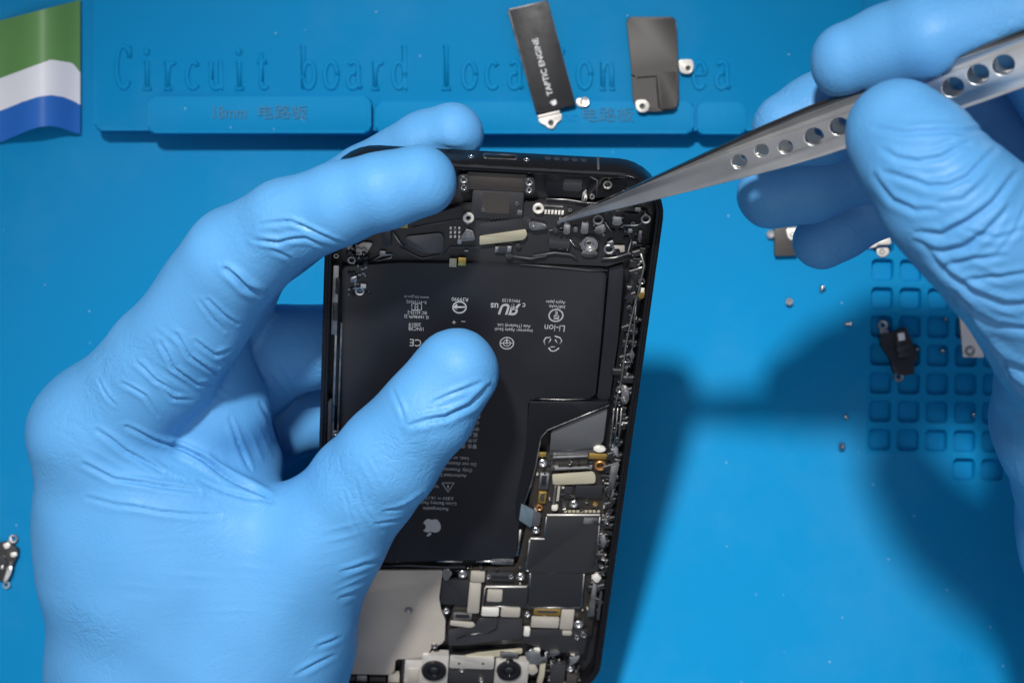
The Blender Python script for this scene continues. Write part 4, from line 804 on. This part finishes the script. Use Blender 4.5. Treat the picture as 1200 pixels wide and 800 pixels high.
lathe('eyelet', (*U(1017, 286, 1.2)[:2], 1.25), ringprof(.6, .4, .2), 'dsteel', o, 14)
dm = zoomed(*Z7, [(592, 530), (650, 517), (700, 495), (752, 618), (736, 630), (736, 690), (690, 696), (652, 682), (640, 630), (606, 580)])
o = thing('camera_module', 'black plastic module with two ring lugs lying across the pocket grid', 'phone part', base(dm))
prism('body', mp(dm, 2.6), 0.03, 2.6, 'black', o, bev=.3, rnd=.5)
prism('step', mp(zoomed(*Z7, [(655, 520), (700, 500), (745, 612), (700, 625), (665, 600)]), 3.4), 2.4, 3.4, 'black', o, bev=.3, rnd=.5)
for y in (575, 608): prism('rib', mp(zoomed(*Z7, [(668, y), (715, y-8), (720, y+6), (672, y+14)]), 3.7), 3.2, 3.7, 'dgrey', o, bev=.1)
prism('white_pad', mp(zoomed(*Z7, [(668, 524), (694, 520), (699, 550), (673, 555)]), 3.65), 3.3, 3.65, 'wink', o, bev=.1, rnd=.2)
for x, y in ((608, 490), (672, 700)):
    q = zoomed(*Z7, [(x, y)])[0]; lathe('ring_lug', (*U(*q, 1.3)[:2], 1.3), ringprof(1.35, .5, 1.27), 'dsteel', o, 20)
prism('arm', mp(zoomed(*Z7, [(595, 500), (622, 505), (640, 530), (600, 545)]), 1.1), .3, 1.1, 'dsteel', o, bev=.1, rnd=.4)
sb = zoomed(*Z7, [(915, 385), (992, 490), (1022, 572), (1019, 622), (936, 620)])
o = thing('cover_plate', 'silver wedge shaped cover plate with a screw hole beside the glove', 'phone part', base(sb))
prism('plate', mp(sb, 1.0), .05, 1.0, 'white', o, bev=.15, rnd=.3); lathe('eyelet', (*U(1136.5, 411, 1)[:2], 1.08), [(0, -.3), (.45, -.3), (.6, -.05), (1.0, .1), (1.3, .1), (1.45, -.08)], 'dsteel', o, 20)
# bracket at the left edge
Z8 = ((0, 600), 6.667)
lb = zoomed(*Z8, [(-60, 240), (70, 228), (145, 290), (130, 350), (100, 415), (80, 500), (40, 540), (-60, 520)])
o = thing('connector_bracket', 'black and silver connector bracket with two eyelets lying beside the gloved wrist', 'phone part', base(lb))
prism('body', mp(lb, 1.6), .03, 1.6, 'black', o, bev=.25, rnd=.5)
for pts, z, m in (([(20, 250), (65, 232), (85, 262), (45, 290)], 2.2, 'white'), ([(78, 315), (128, 310), (135, 340), (88, 352)], 2.2, 'white'), ([(60, 420), (98, 420), (80, 490), (50, 535), (22, 540), (45, 480)], 2.1, 'steel'), ([(-20, 330), (30, 350), (60, 400), (30, 420), (-20, 400)], 2.0, 'dgrey'), ([(0, 415), (25, 410), (28, 440), (2, 445)], 2.1, 'steel'), ([(55, 225), (85, 190), (105, 235), (80, 250)], 1.2, 'steel')):
    prism('spring_tab', mp(zoomed(*Z8, pts), z), z-.8, z, m, o, bev=.15, rnd=.35)
for x, y, r in ((103, 206, 1.15), (50, 566, 1.0)):
    q = zoomed(*Z8, [(x, y)])[0]; lathe('eyelet', (*U(*q, 1.0)[:2], 1.0), ringprof(r, .55, .97), 'steel', o, 20)
for i in range(5): q = zoomed(*Z8, [(rng.uniform(0, 100), 345+i*24)])[0]; lathe('rivet', (*U(*q, 1.6)[:2], 1.68), screwprof(.35), 'steel', o, 10)
# loose screws
def loose_screw(px, py, r, label, group, z=0.0, tilt=0, az=0.0, ln=1.6):
    bm = bmesh.new(); prof = [(0, ln-.35), (r*.3, ln-.35), (r*.42, ln), (r*.9, ln), (r, ln-.15), (r, ln-.55), (r*.55, ln-.6), (r*.55, .2), (r*.35, 0), (0, 0)]
    add_lathe(bm, (0, 0, 0), prof, 14); bmesh.ops.recalc_face_normals(bm, faces=bm.faces)
    if tilt: bmesh.ops.rotate(bm, verts=bm.verts, cent=(0, 0, ln-.3), matrix=Matrix.Rotation(math.radians(tilt), 3, 'Y')); bmesh.ops.rotate(bm, verts=bm.verts, cent=(0, 0, 0), matrix=Matrix.Rotation(az, 3, 'Z'))
    q = Vector(U(px, py, z+.8)); lo = min(v.co.z for v in bm.verts)
    for v in bm.verts: v.co += Vector((q.x, q.y, z-lo))
    tag(mkbm('screw', bm, 'steel', None, 40, (q.x, q.y, z)), label, 'screw', group)
G1 = 'loose screws on the mat'
loose_screw(924.5, 353.5, 1.05, 'tiny silver screw standing head up on the mat below the gloved fingertips', G1)
loose_screw(964, 336.5, .85, 'tiny screw lying on its side on the mat near the little fingertip', G1, tilt=75, az=1.2)
loose_screw(997, 379, .8, 'longest of the tiny screws, lying on the mat beside the black module', G1, tilt=80, az=.1, ln=2.2)
loose_screw(991, 487.5, .6, 'smallest dark screw lying in the edge of the hand shadow on the mat', G1, tilt=70, az=2.2)
loose_screw(986, 522.5, 1.0, 'tiny silver screw standing head up on lit mat outside the pocket grid corner', G1, tilt=12)
G2 = 'screws in the mat pockets'
for x, y in ((1107, 374), (1104, 412), (1141, 487), (1140, 502), (1074, 410)): loose_screw(x, y, .8, 'tiny dull screw lying inside a square pocket of the mat', G2, z=-2.2, tilt=65, az=x*1.7)
# packet at the far corner
pk = thing('card_packet', 'curled white and blue glossy card with green top beside the raised tray', 'packet', (-125, 58, 0))
def wave(x): t = (x+30)/124; return 12*(1-t)*0+ (0.5-0.5*math.cos(2*math.pi*min(max((x+10)/115, 0), 1)))
def strip_mesh(name, ytop, ybot, m):
    xs = [-60+154*i/40 for i in range(41)]; top, bot = [], []
    for j in range(7):
        row = []
        for x in xs:
            y = ytop(x)+(ybot(x)-ytop(x))*j/6
            z = .8+5.5*wave(x); row.append(U(x, y, z))
        top.append(row)
    V = [p for r in top for p in r]+[(p[0], p[1], p[2]-.45) for r in top for p in r]; n = 41*7; Fc = []
    for j in range(6):
        for i in range(40):
            a = j*41+i; Fc += [(a, a+41, a+42, a+1), (n+a, n+a+1, n+a+42, n+a+41)]
    for i in range(40): Fc += [(i, i+1, n+i+1, n+i), (6*41+i, n+6*41+i, n+6*41+i+1, 6*41+i+1)]
    for j in range(6): Fc += [(j*41, n+j*41, n+j*41+41, j*41+41), (j*41+40, j*41+81, n+j*41+81, n+j*41+40)]
    mk(name, V, Fc, m, pk, 40)
def ip(pts): xs, ys = zip(*pts); return lambda x: float(np.interp(x, xs, ys))
y0 = ip([(-60, 40), (94, 0)]); y1 = ip([(-60, 112), (0, 92), (35, 79), (60, 70), (85, 74), (94, 85)]); y2 = ip([(-60, 150), (0, 130), (12, 125.5), (25, 120), (45, 113.5), (60, 111.5), (75, 114), (86, 118.5), (94, 123)]); y3 = ip([(-60, 190), (0, 167), (20, 158.5), (33, 153), (45, 149), (60, 147.5), (72, 150), (85, 155), (94, 157)])
strip_mesh('green_panel', y0, y1, 'pgreen'); strip_mesh('white_band', y1, y2, 'pwhite'); strip_mesh('blue_band', y2, y3, 'pblue')
